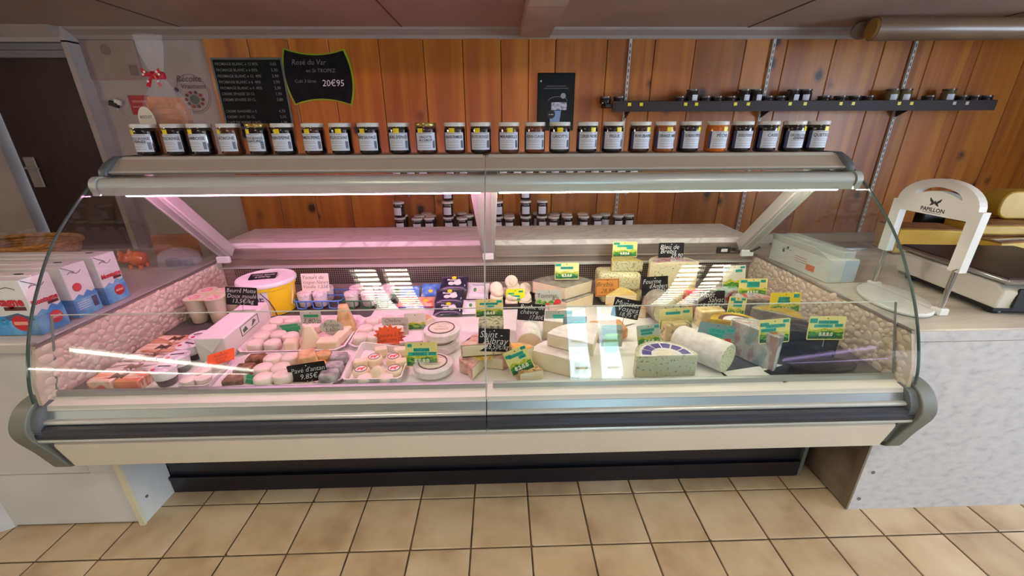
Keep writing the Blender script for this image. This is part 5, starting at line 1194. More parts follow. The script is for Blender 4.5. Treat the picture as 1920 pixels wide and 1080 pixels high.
# ================================================================== JARS ON THE CANOPY
M_lidwhite = mat('white_jar_lid', srgb(232, 228, 220), .35)
M_lidgold = mat('gold_jar_lid', srgb(176, 150, 84), .3, .7)
M_label = mat('white_jar_label', srgb(228, 230, 238), .55)
M_labelside = mat('violet_blue_label_edge', srgb(64, 64, 110), .5)
M_print = mat('label_print', srgb(40, 42, 60), .6)
M_fine = mat('fine_label_print', srgb(150, 150, 162), .6)
M_bar = mat('barcode_print', srgb(70, 72, 104), .6)
JAMS = {}
def jam_mat(n, c):
    return mat('jam_' + n, srgb(*c), .12, coat=.9)
jam = dict(black=(22, 14, 18), red=(58, 20, 18), brown=(92, 52, 34), amber=(150, 78, 28), orange=(206, 104, 22), rose=(112, 52, 36))
BODY = [(.034, 0), (.0405, .004), (.0428, .010), (.0428, .092), (.0415, .098), (.0395, .101), (.0395, .106)]
LID = [(.0418, .1045), (.0428, .106), (.0428, .1165), (.041, .1190), (0, .1198)]
lid_mesh = MB().lathe(LID, 26).mesh('lid', M_lidwhite, 50)
gold_mesh = lid_mesh.copy(); gold_mesh.materials[0] = M_lidgold
lab_mesh = patch(.0428, .0428, .016, .082, -57, 57, 16, .0006).mesh('label', M_label, 60)
side_mesh = patch(.0428, .0428, .016, .082, -74, -57, 4, .0006).mesh('label_edge', M_labelside, 60)
fm = MB()
for z, a0, a1, hh in ((.0775, -40, 40, .0016), (.050, -46, 24, .0012), (.044, -46, 28, .0012), (.034, -46, 24, .0012), (.025, -46, 28, .0012)):
    q = patch(.0428, .0428, z, z + hh, a0, a1, 8, .0010); fm.add(q.v, q.f)
fine_mesh = fm.mesh('fine_text', M_fine, 60)
bm_ = MB()
for k in range(7):
    q = patch(.0428, .0428, .024, .052, 38 + k * 2.1, 39.2 + k * 2.1, 1, .0011); bm_.add(q.v, q.f)
bar_mesh = bm_.mesh('barcode', M_bar)
JARS = [(-1.281, 'black', 'MYRTILLE SAUVAGE|ÉPÉPINÉE', 'w', -26), (-1.166, 'black', 'MYRTILLE SAUVAGE', 'w', -10), (-1.061, 'black', 'FRAMBOISE', 'w', -14), (-.950, 'brown', 'CHÂTAIGNE', 'w', -26), (-.838, 'black', 'MYRTILLE SAUVAGE|AU NATUREL', 'g', -22),
        (-.736, 'black', 'RAISIN ÉPÉPINÉ', 'w', -8), (-.619, 'red', 'FRAMBOISE ÉPÉPINÉE', 'w', -10), (-.508, 'black', 'MYRTILLE ROUGE SAUVAGE', 'w', 10), (-.396, 'black', 'MÛRE SAUVAGE', 'w', -20), (-.276, 'black', 'MÛRE ÉPÉPINÉE', 'w', -6), (-.165, 'red', 'GRIOTTE|AU SIROP', 'g', -26),
        (-.050, 'red', 'BANANE-FRAMBOISE', 'w', -8), (.056, 'black', 'FRUITS ROUGES', 'w', -14), (.170, 'brown', 'MIRABELLE', 'w', 8), (.277, 'rose', 'REINE-CLAUDE', 'w', None), (.379, 'black', 'GRIOTTE', 'w', -2), (.491, 'black', 'CERISE NOIRE', 'w', 22), (.598, 'black', 'FIGUE', 'w', 24),
        (.709, 'red', 'RHUBARBE', 'w', 26), (.811, 'amber', 'ORANGE AMÈRE', 'w', 0), (.917, 'black', 'SUREAU ÉPÉPINÉ', 'w', 30), (1.029, 'orange', 'PÊCHE', 'w', 14), (1.135, 'black', 'GROSEILLE ROUGE SAUVAGE', 'w', None), (1.243, 'black', 'CASSIS', 'w', 34), (1.350, 'black', 'GROSEILLE ROUGE|ÉPÉPINÉE', 'w', 30), (1.453, 'black', 'QUETSCHE', 'w', 12)]
lw = {'black': 'near-black', 'red': 'dark red', 'brown': 'brown', 'amber': 'amber', 'orange': 'bright orange', 'rose': 'rosy brown'}
for i, (x, c, name, lid, st) in enumerate(JARS):
    nice = name.replace('|', ' ').lower()
    t = thing('jam_jar', '%s jam jar, %s lid, labelled %s' % (lw[c], 'white' if lid == 'w' else 'gold', nice), 'jam jar', (x, .692 + .004 * math.sin(i * 2.3), 1.3885), math.radians(RN.uniform(-4, 4) + (10 if i > 17 else -6 if i < 5 else 0)), 'jam jars along the canopy')
    key = 'jam_' + c
    if key not in JAMS: JAMS[key] = MB().lathe(BODY, 26).mesh('jar', jam_mat(c, jam[c]), 50)
    link('jar', JAMS[key], t); link('lid', lid_mesh if lid == 'w' else gold_mesh, t)
    l = link('label', lab_mesh, t); link('label_edge', side_mesh, t)
    link('fine_text', fine_mesh, l); link('barcode', bar_mesh, l)
    parts = name.split('|')
    for k, s in enumerate(parts):
        write(l, s, .0165 if len(parts) == 1 else .013, M_print, (0, 0, .065 - k * .012), bend=.0441, bold=.0002, width=.078)
    if st is not None:
        p = patch(.0428, .0428, .081, .098, st - 15, st + 15, 6, .0012); p.build('price_sticker', M_sticker, t)

# bag of orange crisps or biscuits behind the first jars
bg = thing('gift_bag', 'clear cellophane bag of golden biscuits tied with a red spotted ribbon', 'gift bag', (-1.272, .835, 1.3895))
M_cello = film_mat('cellophane', (0.96, 0.95, 0.96, 1), .13, .08)
M_bisc = noisy('golden_biscuit', [(0.35, srgb(190, 104, 50)), (0.65, srgb(226, 146, 86))], 18, rough=.6, bump=.3)
for k in range(10):
    z = .004 + k * .0192
    hw = (.066, .080, .088, .091, .092, .091, .088, .082, .072, .062)[k]; o = MB().prism_z(rrect(hw * 2, .07, .03, 4), 0, .0188).build('biscuit', M_bisc, bg); o.location = (.003 * math.sin(k), .002 * math.cos(k * 2), z)
cel = MB().lathe([(.092, .0), (.098, .02), (.100, .10), (.094, .165), (.075, .20), (.040, .235), (.024, .262), (.022, .275), (.034, .30), (.048, .345), (.055, .395)], 26, sy=.5, cap=False)
cel.v = [(x * (1 + .05 * math.sin(i * 2.1)) , y * (1 + .16 * math.sin(i * 3.7)), z) for i, (x, y, z) in enumerate(cel.v)]
cel.build('cellophane', M_cello, bg)
rb = MB().lathe([(.026, .256), (.029, .262), (.029, .274), (.025, .280)], 16, sy=.8).build('red_ribbon', mat('red_ribbon', srgb(200, 20, 44), .4), bg, 60)
for s in (-1, 1):
    MB().add([(0, -.026, .268), (s * .036, -.034, .290), (s * .040, -.030, .262), (s * .012, -.030, .262), (s * .034, -.034, .232), (s * .018, -.032, .226), (0, -.028, .262)], [(0, 2, 1) if s > 0 else (0, 1, 2), (0, 3, 2) if s > 0 else (0, 2, 3), (0, 4, 3) if s > 0 else (0, 3, 4), (0, 5, 4) if s > 0 else (0, 4, 5)]).build('bow_tail', mat('red_ribbon', (0, 0, 0, 1)), rb)
    for dx, dz in ((.024, .276), (.031, .268), (.020, .246)): MB().prism_y(arc(s * dx, dz, .004, 0, 330, 8), -.0365, -.034).build('white_spot', M_lidw, rb)
MB().prism_y(arc(-.055, .115, .034, 0, 350, 24, .048), -.0545, -.0535).build('oval_label', M_creamlabel, bg)
write(bg, 'BISCUIT', .014, M_ink, (-.055, -.055, .128)); write(bg, 'Alsacien', .012, M_ink, (-.055, -.055, .100), shear=.2)
MB().box(-.062, -.032, -.056, -.0545, .055, .078).build('price_sticker', M_sticker, bg)

bg.scale = (1.0, 1.0, 1.14)

# ================================================================== SHELVES AND WALL
M_shelfdark = mat('dark_brown_shelf', srgb(44, 27, 26), .6)
M_std = mat('white_slotted_steel', srgb(206, 200, 192), .4)
def standard(x, lab):
    t = thing('shelf_standard', lab, 'shelf rail', (x, 2.352, 0), 0, 'slotted shelf rails on the pine wall')
    MB().box(-.010, .010, .008, .026, .62, 2.10).build('rail', M_std, t)
    m = MB()
    for k in range(34): m.box(-.0030, .0030, .0068, .0078, .66 + k * .042, .684 + k * .042)
    tag(m.build('slot', M_black, t), kind='stuff')
standard(1.115, 'white slotted steel shelf rail right of the black poster'); standard(2.20, 'white slotted steel shelf rail in the middle of the upper shelf'); standard(3.292, 'white slotted steel shelf rail nearest the right end of the upper shelf')

sh = thing('dark_wall_shelf', 'long dark brown wall shelf with yellow price dots on its edge', 'shelf', (2.41, 2.27, 1.60))
MB().bbox(-1.49, 1.49, -.075, .075, .03, .055, .004).build('board', M_shelfdark, sh)
MB().bbox(-1.44, 1.485, -.088, -.075, .0, .072, .003).build('front_lip', M_shelfdark, sh)
for x in (-1.29, -.21, .88): MB().prism_x([(-.07, .03), (.08, .03), (.08, -.04)], x - .006, x + .006).build('bracket', M_shelfdark, sh)
for k, x in enumerate([1.095, 1.183, 1.514, 1.595, 1.888, 1.985, 2.301, 2.415, 2.688, 2.782, 3.135, 3.23, 3.561, 3.66]):
    MB().box(x - 2.41 - .012, x - 2.41 + .012, -.0895, -.088, .038, .060).build('price_dot', M_sticker if k < 12 else mat('pale_pink_sticker', srgb(230, 200, 190), .5), sh)
M_preserve = [mat('dark_preserve', srgb(30, 24, 24), .15, coat=.8), mat('olive_preserve', srgb(110, 98, 62), .15, coat=.8)]
SB = [MB().lathe([(.036, 0), (.044, .004), (.045, .07), (.040, .082), (.040, .088)], 18).mesh('jar', m, 50) for m in M_preserve]
SS = [MB().lathe([(.036, 0), (.042, .004), (.042, .035), (.040, .040)], 18).mesh('jar', m, 50) for m in M_preserve]
TL = MB().lathe([(.042, .086), (.043, .088), (.043, .098), (0, .100)], 18).mesh('lid', mat('tin_lid', srgb(96, 88, 82), .3, .6), 50)
SL = MB().lathe([(.042, .039), (.043, .041), (.043, .052), (0, .053)], 18).mesh('lid', mat('tin_lid', (0, 0, 0, 1)), 50)
BL = patch(.045, .045, .018, .060, -30, 26, 6, .0008).mesh('label', M_label, 60)
JS = [(0.935, 's'), (1.040, 's'), (1.595, 't'), (1.500, 's'), (1.699, 's'), (1.790, 's'), (1.893, 's'), (1.992, 't'), (2.085, 't'), (2.180, 's'), (2.275, 's'), (2.372, 't'), (2.466, 't'), (2.622, 's'), (2.747, 's'), (2.860, 's'), (2.965, 's'), (3.145, 't'), (3.245, 't'), (3.441, 's'), (3.589, 't'), (3.700, 's'), (3.800, 's'), (3.895, 's')]
nt = {'t': 0, 's': 0}
for x, k in JS:
    nt[k] += 1
    olive = x > 3.0 and k == 't'
    where = 'left' if x < 1.8 else 'middle' if x < 2.9 else 'right'
    t = thing('preserve_jar', ('tall %s preserve jar on the dark wall shelf, %s tall one from the left' % ('olive' if olive else 'dark', ORD[nt['t'] - 1])) if k == 't' else ('low dark preserve jar behind the dark shelf lip, %s low one from the left' % ORD[nt['s'] - 1]), 'preserve jar', (x, 2.28, 1.656 if k == 't' else 1.6555), .2 if x < 2.4 else -.3, 'preserve jars on the dark wall shelf')
    link('jar', (SB if k == 't' else SS)[1 if olive else 0], t); link('lid', TL if k == 't' else SL, t)
    if k == 't': link('label', BL, t)
# stock of jam on the two shelves behind the case
M_pineshelf = noisy('pine_shelf_board', [(0.35, srgb(150, 92, 46)), (0.65, srgb(176, 112, 60))], 6, (1, 6, 6), rough=.5)
lo = thing('lower_stock_shelf', 'pine shelf of spare jam jars low behind the marble ledge', 'shelf', (.2, 2.19, .70))
lo.name = 'stock_shelf'
MB().bbox(-1.15, 1.15, -.17, .17, 0, .022, .003).build('board', M_pineshelf, lo)
for x in (-1.0, 1.0): MB().prism_x([(-.12, 0), (.165, 0), (.165, -.18)], x - .01, x + .01).build('bracket', M_std, lo)
up = thing('stock_shelf', 'pine shelf of spare jam jars glimpsed between canopy and lamp', 'shelf', (.28, 2.26, 1.085))
MB().bbox(-1.05, 1.05, -.10, .10, 0, .022, .003).build('board', M_pineshelf, up)
for x in (-.9, .9): MB().prism_x([(-.08, 0), (.095, 0), (.095, -.12)], x - .01, x + .01).build('bracket', M_std, up)
SJ = JAMS['jam_black']
slab = patch(.0428, .0428, .020, .078, -42, 42, 8, .0006).mesh('label', M_label, 60)
def stock(x, y, z, lab, grp, r=None):
    t = thing('stock_jar', lab, 'jam jar', (x, y, z), r if r is not None else RN.uniform(-.2, .2), grp)
    link('jar', SJ, t); link('lid', lid_mesh, t); link('label', slab, t)
Zl, st1 = .7225, .1205
col = [(-.66, 2), (-.28, 3), (.11, 2), (.33, 3), (.46, 2)]
nm = {-.66: 'leftmost', -.28: 'second', .11: 'third', .33: 'fourth', .46: 'rightmost'}
for x, n in col:
    for k in range(n):
        stock(x, 2.13 if (n == 3 and k < 2) or n == 2 else 2.17, Zl + k * st1, 'spare jam jar, %s of the %s stack on the low stock shelf' % (('bottom', 'middle' if n == 3 else 'top', 'top')[k], nm[x]), 'stacked spare jars')
loose = [(-.665, 2.24), (-.52, 2.10), (-.43, 2.11), (-.52, 2.20), (-.43, 2.21), (-.48, 2.30), (-.28, 2.24), (-.17, 2.10), (-.125, 2.20), (-.19, 2.30), (.02, 2.12), (.02, 2.22), (.20, 2.11), (.20, 2.21), (.11, 2.24), (.33, 2.24),
         (.44, 2.26), (.55, 2.10), (.57, 2.20), (.66, 2.12), (.67, 2.22), (.79, 2.11), (.80, 2.21), (.90, 2.13), (.98, 2.19), (1.07, 2.13), (1.16, 2.15)]
for i, (x, y) in enumerate(loose): stock(x, y, Zl, 'spare jam jar standing singly on the low stock shelf, %s' % spot(loose, i, .055).replace('the glass', 'the front'), 'single-layer spare jars')
for k in range(19):
    if k in (3, 7): continue
    stock(-.66 + k * .102 + .004 * math.sin(k * 3), 2.20, 1.1075, 'spare jam jar on the upper stock shelf, %s from the left' % ORD[k - (k > 3) - (k > 7)], 'spare jars on the upper stock shelf')

# boards and posters
M_cboard = noisy('chalkboard', [(0.4, srgb(17, 22, 20)), (0.6, srgb(24, 30, 28))], 8, rough=.7)
M_cboard.node_tree.nodes['Principled BSDF'].inputs['Specular IOR Level'].default_value = .2
M_chalkg = mat('grey_chalk', srgb(128, 130, 126), .8)
cb = thing('price_chalkboard', 'tall grey-framed chalkboard listing dairy prices on the pine wall', 'chalkboard', (-1.722, 2.372, 1.42))
MB().box(-.248, .248, 0, .008, .005, .555).build('board', M_cboard, cb)
for a in ((-.255, .255, .548, .562), (-.255, .255, 0, .012), (-.258, -.246, 0, .56), (.246, .258, 0, .56)): MB().bbox(a[0], a[1], -.006, .008, a[2], a[3], .002).build('frame_rail', mat('grey_wood_frame', srgb(96, 104, 104), .5), cb)
rows = [('FROMAGE BLANC x 12 83%', '3,65'), ('FROMAGE BLANC x 6 83%', '2,30'), ('FROMAGE BLANC x 12  40%', '5,90'), ('FROMAGE BLANC x 6  40%', '2,90'), ('FROMAGE BLANC x 4  40%', '2,30'), ('CREME EPAISSE 20 CL', '1,90'), ('CREME EPAISSE 50 CL', '3,80'), None, ('CREME BAIGNEE x 2', '4,70'), ('CREME UHT 25 CL', '2,55'), ('LAIT DE FERME (UHT)', '1,30'), ('LAIT ENTIER', '1,50')]
for i, rw in enumerate(rows):
    if not rw: continue
    z = .520 - i * .040
    write(cb, rw[0], .026, M_chalkg, (-.235, -.001, z), align='LEFT', bold=.0003, width=.34); write(cb, rw[1], .028, M_chalkg, (.165, -.001, z), align='LEFT', bold=.0003)
gb = thing('concave_chalkboard', 'black chalkboard with lime-green curved border and price 20 euro 95', 'chalkboard', (-1.213, 2.372, 1.66))
def concave(w, h, inset=0):
    P = []
    c = [(-w / 2 + .03, h), (w / 2 - .045, h - .005), (w / 2 - .04, -.005), (-w / 2 + .045, 0)]
    ctrl = [(0, h - .075), (w / 2 + .035, h / 2), (0, .075), (-w / 2 - .035, h / 2)]
    for k in range(4):
        a, b, q = c[k], c[(k + 1) % 4], ctrl[k]
        for i in range(8):
            t_ = i / 8; P.append(tuple((1 - t_) ** 2 * a[j] + 2 * t_ * (1 - t_) * q[j] + t_ * t_ * b[j] for j in (0, 1)))
    if inset:
        cx, cz = 0, h / 2; P = [(cx + (x - cx) * (1 - inset * 2 / w), cz + (z - cz) * (1 - inset * 2 / h)) for x, z in P]
    return P
MB().prism_y(concave(.52, .385), .0, .008).build('border', mat('lime_green_border', srgb(150, 176, 20), .5), gb)
b_ = MB().prism_y(concave(.52, .385, .013), -.003, .001).build('board', M_slate, gb)
write(b_, 'Rosé du Var', .050, M_chalkg, (-.06, -.0036, .290), shear=.25); write(b_, 'en St TROPEZ', .036, M_chalkg, (.02, -.0036, .235), shear=.1)
write(b_, 'Cubi 3 litres', .032, M_chalkg, (-.105, -.0036, .165), shear=.25); write(b_, '20€95', .062, M_chalk, (.100, -.0036, .150), shear=.1)
ps = thing('black_poster', 'glossy black framed poster of a cup and box on the pine wall', 'poster', (.572, 2.362, 1.47))
MB().bbox(-.142, .142, 0, .016, 0, .408, .004).build('panel', mat('gloss_black_panel', srgb(9, 9, 10), .35, spec=.2), ps)
M_pw = noisy('poster_print_grey', [(0.4, srgb(110, 112, 120)), (0.6, srgb(206, 208, 220))], 60, rough=.3)
MB().box(-.035, .085, -.0012, 0, .150, .205).build('box_print', M_pw, ps)
MB().prism_y([(-.040, .045), (.030, .045), (.042, .145), (-.05, .145)], -.0010, 0).build('blue_print', mat('poster_print_blue', srgb(120, 150, 200), .3), ps)
MB().prism_y(arc(-.035, .120, .032, 0, 350, 20), -.0018, -.0008).build('bowl_print', M_black, ps); 
for dx in (-.014, 0, .012): MB().prism_y(arc(-.035 + dx, .118, .004, 0, 330, 8), -.0026, -.0018).build('highlight_print', M_digit, ps)
MB().tube([(-.045 + .12 * math.cos(math.radians(a)) * .6 + .06, -.0015, .215 + .03 * math.sin(math.radians(a))) for a in range(0, 181, 15)], .0015, 5).build('arc_print', M_fine, ps)
MB().prism_y(arc(.055, .250, .020, 0, 350, 16), -.0010, 0).build('glow_print', mat('poster_print_pale', srgb(150, 156, 150), .3), ps)
MB().prism_y(arc(-.118, .352, .006, 0, 330, 8), -.0012, 0).build('logo_print', M_digit, ps)
for z, w in ((.315, .15), (.300, .19)): MB().box(-w / 2, w / 2, -.0010, 0, z, z + .005).build('text_print', mat('poster_grey_text', srgb(90, 90, 92), .4), ps)
# left plaster wall: poster, round sticker, red sign, brush on a hook
po = thing('pale_poster', 'pale pinkish paper poster with faint emblem on the plaster wall', 'poster', (-2.70, 2.396, 1.838))
MB().box(-.20, .185, 0, .003, 0, .258).build('sheet', noisy('pale_pink_paper', [(0.4, srgb(168, 146, 136)), (0.6, srgb(178, 156, 146))], 4, rough=.7), po)
e = MB().prism_y(arc(-.03, .20, .036, 0, 350, 18), -.0008, 0).build('emblem', mat('faint_emblem_print', srgb(140, 120, 112), .7), po)
MB().box(.10, .16, -.0008, 0, .03, .10).build('faint_logo', mat('faint_emblem_print', (0, 0, 0, 1)), po)
M_script = mat('grey_script_print', srgb(92, 84, 82), .7)
rs = thing('round_fruit_sticker', 'round wall sticker with script lettering and a ring of fruit', 'sticker', (-2.185, 2.399, 1.75))
MB().tube([(.115 * math.cos(a * PI / 24), -.001, .128 * math.sin(a * PI / 24)) for a in range(48)], .0012, 5, True).build('ring', M_script, rs)
MB().tube([(.128 * math.cos(math.radians(a)), -.001, .142 * math.sin(math.radians(a))) for a in range(160, 381, 10)], .0010, 5).build('outer_ring', M_script, rs)
write(rs, 'Récolte', .060, M_script, (-.01, -.001, .095), shear=.3); write(rs, 'Vraiment', .050, M_script, (.01, -.001, .045), shear=.3)
MB().prism_y(arc(.0, -.045, .034, 0, 340, 10), -.0012, 0).build('leaf_print', mat('grey_green_leaf_print', srgb(96, 110, 96), .6), rs)
for k in range(10):
    a = k * 2 * PI / 10; MB().prism_y(arc(.062 * math.cos(a), -.045 + .05 * math.sin(a), .012, 0, 330, 9), -.0014, 0).build('berry_print', mat('berry_print_' + str(k % 2), srgb(150, 44, 44) if k % 2 else srgb(110, 60, 66), .6), rs)
MB().prism_y(arc(-.118, .022, .016, 0, 330, 10), -.0014, 0).build('berry_print', M_print, rs)
rd = thing('red_wall_sign', 'small red sign with white lines on the plaster wall', 'sign', (-2.60, 2.396, 1.60))
MB().box(-.075, .075, 0, .004, 0, .135).build('plate', mat('red_sign', srgb(176, 30, 40), .5), rd); MB().box(-.055, .06, -.0008, 0, .085, .100).box(-.06, .05, -.0008, 0, .05, .06).build('white_lines', mat('pinkish_print', srgb(206, 120, 120), .5), rd)
hk = thing('hanging_brush', 'small black and steel gadget hanging by a wire on the wall', 'gadget', (-2.805, 2.385, 1.62))
MB().bbox(-.035, .035, -.012, .012, .04, .075, .006).build('black_head', M_black, hk); MB().bbox(.0, .055, -.010, .010, .065, .105, .006).build('steel_body', M_alu, hk)
MB().tube([(.02, 0, .055), (.03, -.002, .02), (.06, -.002, .0), (.10, 0, -.01)], .0025, 6).build('wire', M_alu, hk)
hk.rotation_euler = (0, .35, 0)
# rolled blind under the ceiling at the right
rl = thing('ceiling_roll', 'thick beige rolled tube fixed under the ceiling at the right', 'roller tube', (2.62, 1.86, 2.065))
M_roll = noisy('beige_roll', [(0.4, srgb(124, 98, 76)), (0.6, srgb(142, 114, 88))], 5, (.3, 1, 1), rough=.35, coat=.3)
MB().tube([(-.02, .10, .02), (.8, -.02, 0), (2.2, -.25, -.02)], [.070, .062, .060], 20).build('roll', M_roll, rl, 50)
MB().tube([(-.035, .102, .02), (-.018, .10, .02)], [.058, .066], 20).build('end_disc', mat('yellow_foam_end', srgb(176, 140, 76), .7), rl)
MB().tube([(.0, .22, .035), (.05, .30, .05)], .055, 16).build('roll_end', M_roll, rl, 50)
for x, y in ((.3, .05), (1.5, -.13)): MB().tube([(x, y, .0), (x, y, .08)], .010, 8).build('hanger', M_std, rl)
# ================================================================== ON THE RIGHT COUNTER
WT = 0.8355
M_wplastic = mat('white_moulded_plastic', srgb(236, 236, 230), .35)
M_stl = mat('polished_steel_rod', srgb(176, 172, 166), .2, .9)
cu = thing('cheese_wire_cutter', 'white wire cheese cutter with arched handle and butterfly mark on an oval base', 'cheese cutter', (1.725, .385, WT))
bs = MB().lathe([(.90, 0), (.985, .003), (1.0, .010), (.96, .016), (0, .0165)], 36, sx=.105, sy=.175).build('oval_base', M_wplastic, cu, 40); bs.location = (-.030, -.015, 0); bs.rotation_euler = (0, 0, -.35)
MB().box(-.0015, .0015, -.13, .14, .0165, .0172).build('wire_groove', mat('groove_grey', srgb(190, 192, 190), .5), cu)
FX = .028
for y in (-.142, .142):
    MB().tube([(FX, y, .010), (FX, y, .24)], .0085, 12).build('guide_rod', M_stl, cu, 50)
    MB().bbox(FX - .02, FX + .02, y - .018, y + .018, .0, .024, .004).build('rod_foot', M_wplastic, cu)
# split the frame so that the handle slot stays open
m = MB()
for q in (-1, 1):
    m.prism_x([(q * .165, .165), (q * .165, .366), (q * .125, .366), (q * .125, .165)], FX - .014, FX + .014)
    m.prism_x([(q * .165, .366), (q * .165, .378), (q * .150, .378), (q * .150, .366)], FX - .014, FX + .014)
    m.prism_x([(q * .150, .366), (q * .088, .405), (q * .150, .378)], FX - .014, FX + .014)
m.prism_x([(-.125, .340), (-.125, .366), (.125, .366), (.125, .340)], FX - .014, FX + .014)
N = 18
oa = [(-.150 * math.cos(PI * i / N), .378 + .092 * math.sin(PI * i / N)) for i in range(N + 1)]
ia = [(-.088 * math.cos(PI * i / N), .405 + .036 * math.sin(PI * i / N)) for i in range(N + 1)]
lowr = [(-.088 + .176 * i / N, .405 + .022 * math.sin(PI * i / N)) for i in range(N + 1)]
base_ = [(-.150 + .300 * i / N, .366) for i in range(N + 1)]
for i in range(N):
    m.prism_x([oa[i], oa[i + 1], ia[i + 1], ia[i]], FX - .014, FX + .014)
    m.prism_x([base_[i], base_[i + 1], lowr[i + 1], lowr[i]], FX - .014, FX + .014)
fr_ = m.build('arched_frame', M_wplastic, cu)
ru = (PI / 2, 0, -PI / 2)
write(fr_, 'PAPILLON', .020, M_ink, (FX - .0145, 0, .358), ru, bold=.0005)
MB().box(FX - .0142, FX - .0138, -.034, .034, .3465, .348).build('underline_print', M_ink, fr_)
bf = MB(); X = FX - .0138
for s in (-1, 1): bf.prism_x([(0, .384), (s * .022, .402), (s * .020, .390), (s * .012, .383), (s * .017, .372), (s * .006, .376)], X - .0006, X).prism_x([(0, .376), (s * .003, .390), (0, .392)], X - .0006, X)
bf.build('butterfly_print', M_ink, fr_)
MB().tube([(FX, -.142, .168), (FX - .02, -.152, .164), (FX - .03, -.158, .172), (FX - .02, -.16, .178), (FX - .006, -.15, .174)], .0025, 6).tube([(FX - .004, -.14, .17), (FX, .14, .17)], .0008, 5).build('cutting_wire', M_stl, cu)

sc_ = thing('weighing_scale', 'white counter scale with dark platter and steel rim', 'scale', (2.16, .42, WT), -.10)
soften(MB().prism_x([(-.225, .028), (-.235, .095), (-.20, .118), (.22, .118), (.235, .085), (.225, .028)], -.215, .24).build('housing', mat('warm_white_housing', srgb(222, 218, 204), .4), sc_), .006, 2)
MB().box(-.205, .23, -.215, .215, .014, .030).build('black_underbody', M_black, sc_)
for x in (-.17, .19):
    for y in (-.18, .18): MB().lathe([(.022, 0), (.024, .003), (.022, .012), (.012, .015)], 14, (x, y, 0)).build('foot', M_black, sc_, 40)
MB().bbox(-.17, .235, -.2365, -.228, .034, .108, .004).build('display_panel', M_black, sc_)
MB().box(-.145, -.105, -.2385, -.2365, .082, .094).build('red_mark', M_red, sc_)
MB().box(-.05, .10, -.2385, -.2365, .05, .08).build('display_window', mat('display_glass', srgb(60, 66, 78), .15), sc_)
for z in (.045, .065): MB().prism_y(arc(-.115, z, .008, 0, 340, 12), -.239, -.2365).build('button', mat('grey_button', srgb(90, 92, 98), .4), sc_)
soften(MB().box(-.235, .26, -.25, .24, .128, .146).build('steel_platter_rim', M_stl, sc_), .006, 2)
MB().bbox(-.222, .247, -.236, .226, .145, .149, .003).build('dark_platter', mat('dark_platter', srgb(40, 30, 30), .35), sc_)
MB().box(-.20, .23, -.21, .21, .117, .129).build('platter_gap', M_black, sc_)

gbx = thing('glove_box', 'white carton with orange print and open lid behind the right end glass', 'carton', (1.630, .765, WT), .06)
M_carton = mat('white_carton', srgb(226, 228, 220), .6)
soften(MB().box(-.065, .065, -.19, .19, 0, .105).build('carton', M_carton, gbx), .002, 2)
MB().box(.066, .0, -.1915, -.190, .004, .100).build('end_panel', mat('pale_blue_carton', srgb(196, 212, 226), .55), gbx).data
MB().add([(-.066, -.17, .105), (-.066, .19, .105), (-.080, .18, .140), (-.080, -.10, .140), (-.0645, -.17, .106), (-.0645, .19, .106), (-.0785, .18, .141), (-.0785, -.10, .141)], [(3, 2, 1, 0), (4, 5, 6, 7), (0, 1, 5, 4), (1, 2, 6, 5), (2, 3, 7, 6), (3, 0, 4, 7)]).build('open_flap', M_carton, gbx)
MB().bbox(.00, .06, -.17, .19, .104, .135, .003).build('inner_sleeve', mat('grey_card_sleeve', srgb(196, 198, 194), .6), gbx)
pr = MB().box(-.0662, -.0652, -.11, -.06, .022, .050).build('orange_print', mat('orange_carton_print', srgb(226, 104, 60), .5), gbx)
MB().box(-.0662, -.0652, -.06, .02, .066, .069).box(-.0662, -.0652, -.06, .02, .055, .058).box(-.0662, -.0652, -.06, .02, .044, .047).build('red_lines', mat('faded_red_print', srgb(206, 140, 120), .5), gbx)
MB().prism_x(arc(.10, .070, .008, 0, 340, 12), -.0662, -.0652).prism_x(arc(.075, .090, .006, 0, 340, 12), -.0662, -.0652).box(-.0662, -.0652, .05, .11, .081, .083).build('symbol_print', M_print, gbx)
MB().prism_z([(-.02, -.02), (.03, -.02), (.03, .02), (-.02, .02)], .135, .1365).build('spare_sheet', M_clear, gbx)

M_emm = noisy('yellow_cut_cheese', [(0.35, srgb(196, 154, 40)), (0.65, srgb(214, 174, 62))], 8, rough=.45, bump=.08)
M_rindb = noisy('brown_cheese_rind', [(0.35, srgb(120, 76, 36)), (0.65, srgb(158, 108, 52))], 14, rough=.6)
def slab(label, loc, w, d, h, rz, rx=0):
    t = thing('yellow_cheese_block', label, 'cheese', loc, (rx, 0, rz), 'yellow cheese blocks behind the scale')
    soften(MB().box(-w / 2, w / 2, -d / 2, d / 2, .006, h - .006).build('paste', M_emm, t), .006, 2)
    soften(MB().box(-w / 2 + .001, w / 2 - .001, -d / 2 + .003, d / 2, h - .006, h).box(-w / 2 + .001, w / 2 - .001, -d / 2 + .003, d / 2, 0, .006).build('rind', M_rindb, t), .002, 1)
    return t
slab('yellow cheese block with brown rind seen through the wire cutter', (2.43, 1.05, WT), .30, .18, .145, -.22)
slab('large low yellow cheese block just behind the scale', (2.86, .98, WT), .48, .26, .105, .12)
slab('second yellow cheese block lying on the low one behind the scale', (2.86, 1.04, WT + .107), .40, .20, .060, -.08)
wd = thing('yellow_cheese_drum', 'rounded yellow cheese piece upright at the top right of the heap', 'cheese', (3.02, 1.12, WT + .170), -.1)
soften(MB().prism_y(rrect(.30, .15, .06, 5), -.06, .06).build('paste', M_emm, wd), .008, 2); wd.location.z += .076
bx_ = block('black_crate', 'black plastic crate behind the heap of yellow cheeses', (2.72, 1.215, WT), .30, .06, .30, M_blacktray, .0, 'crate', bev=.01)
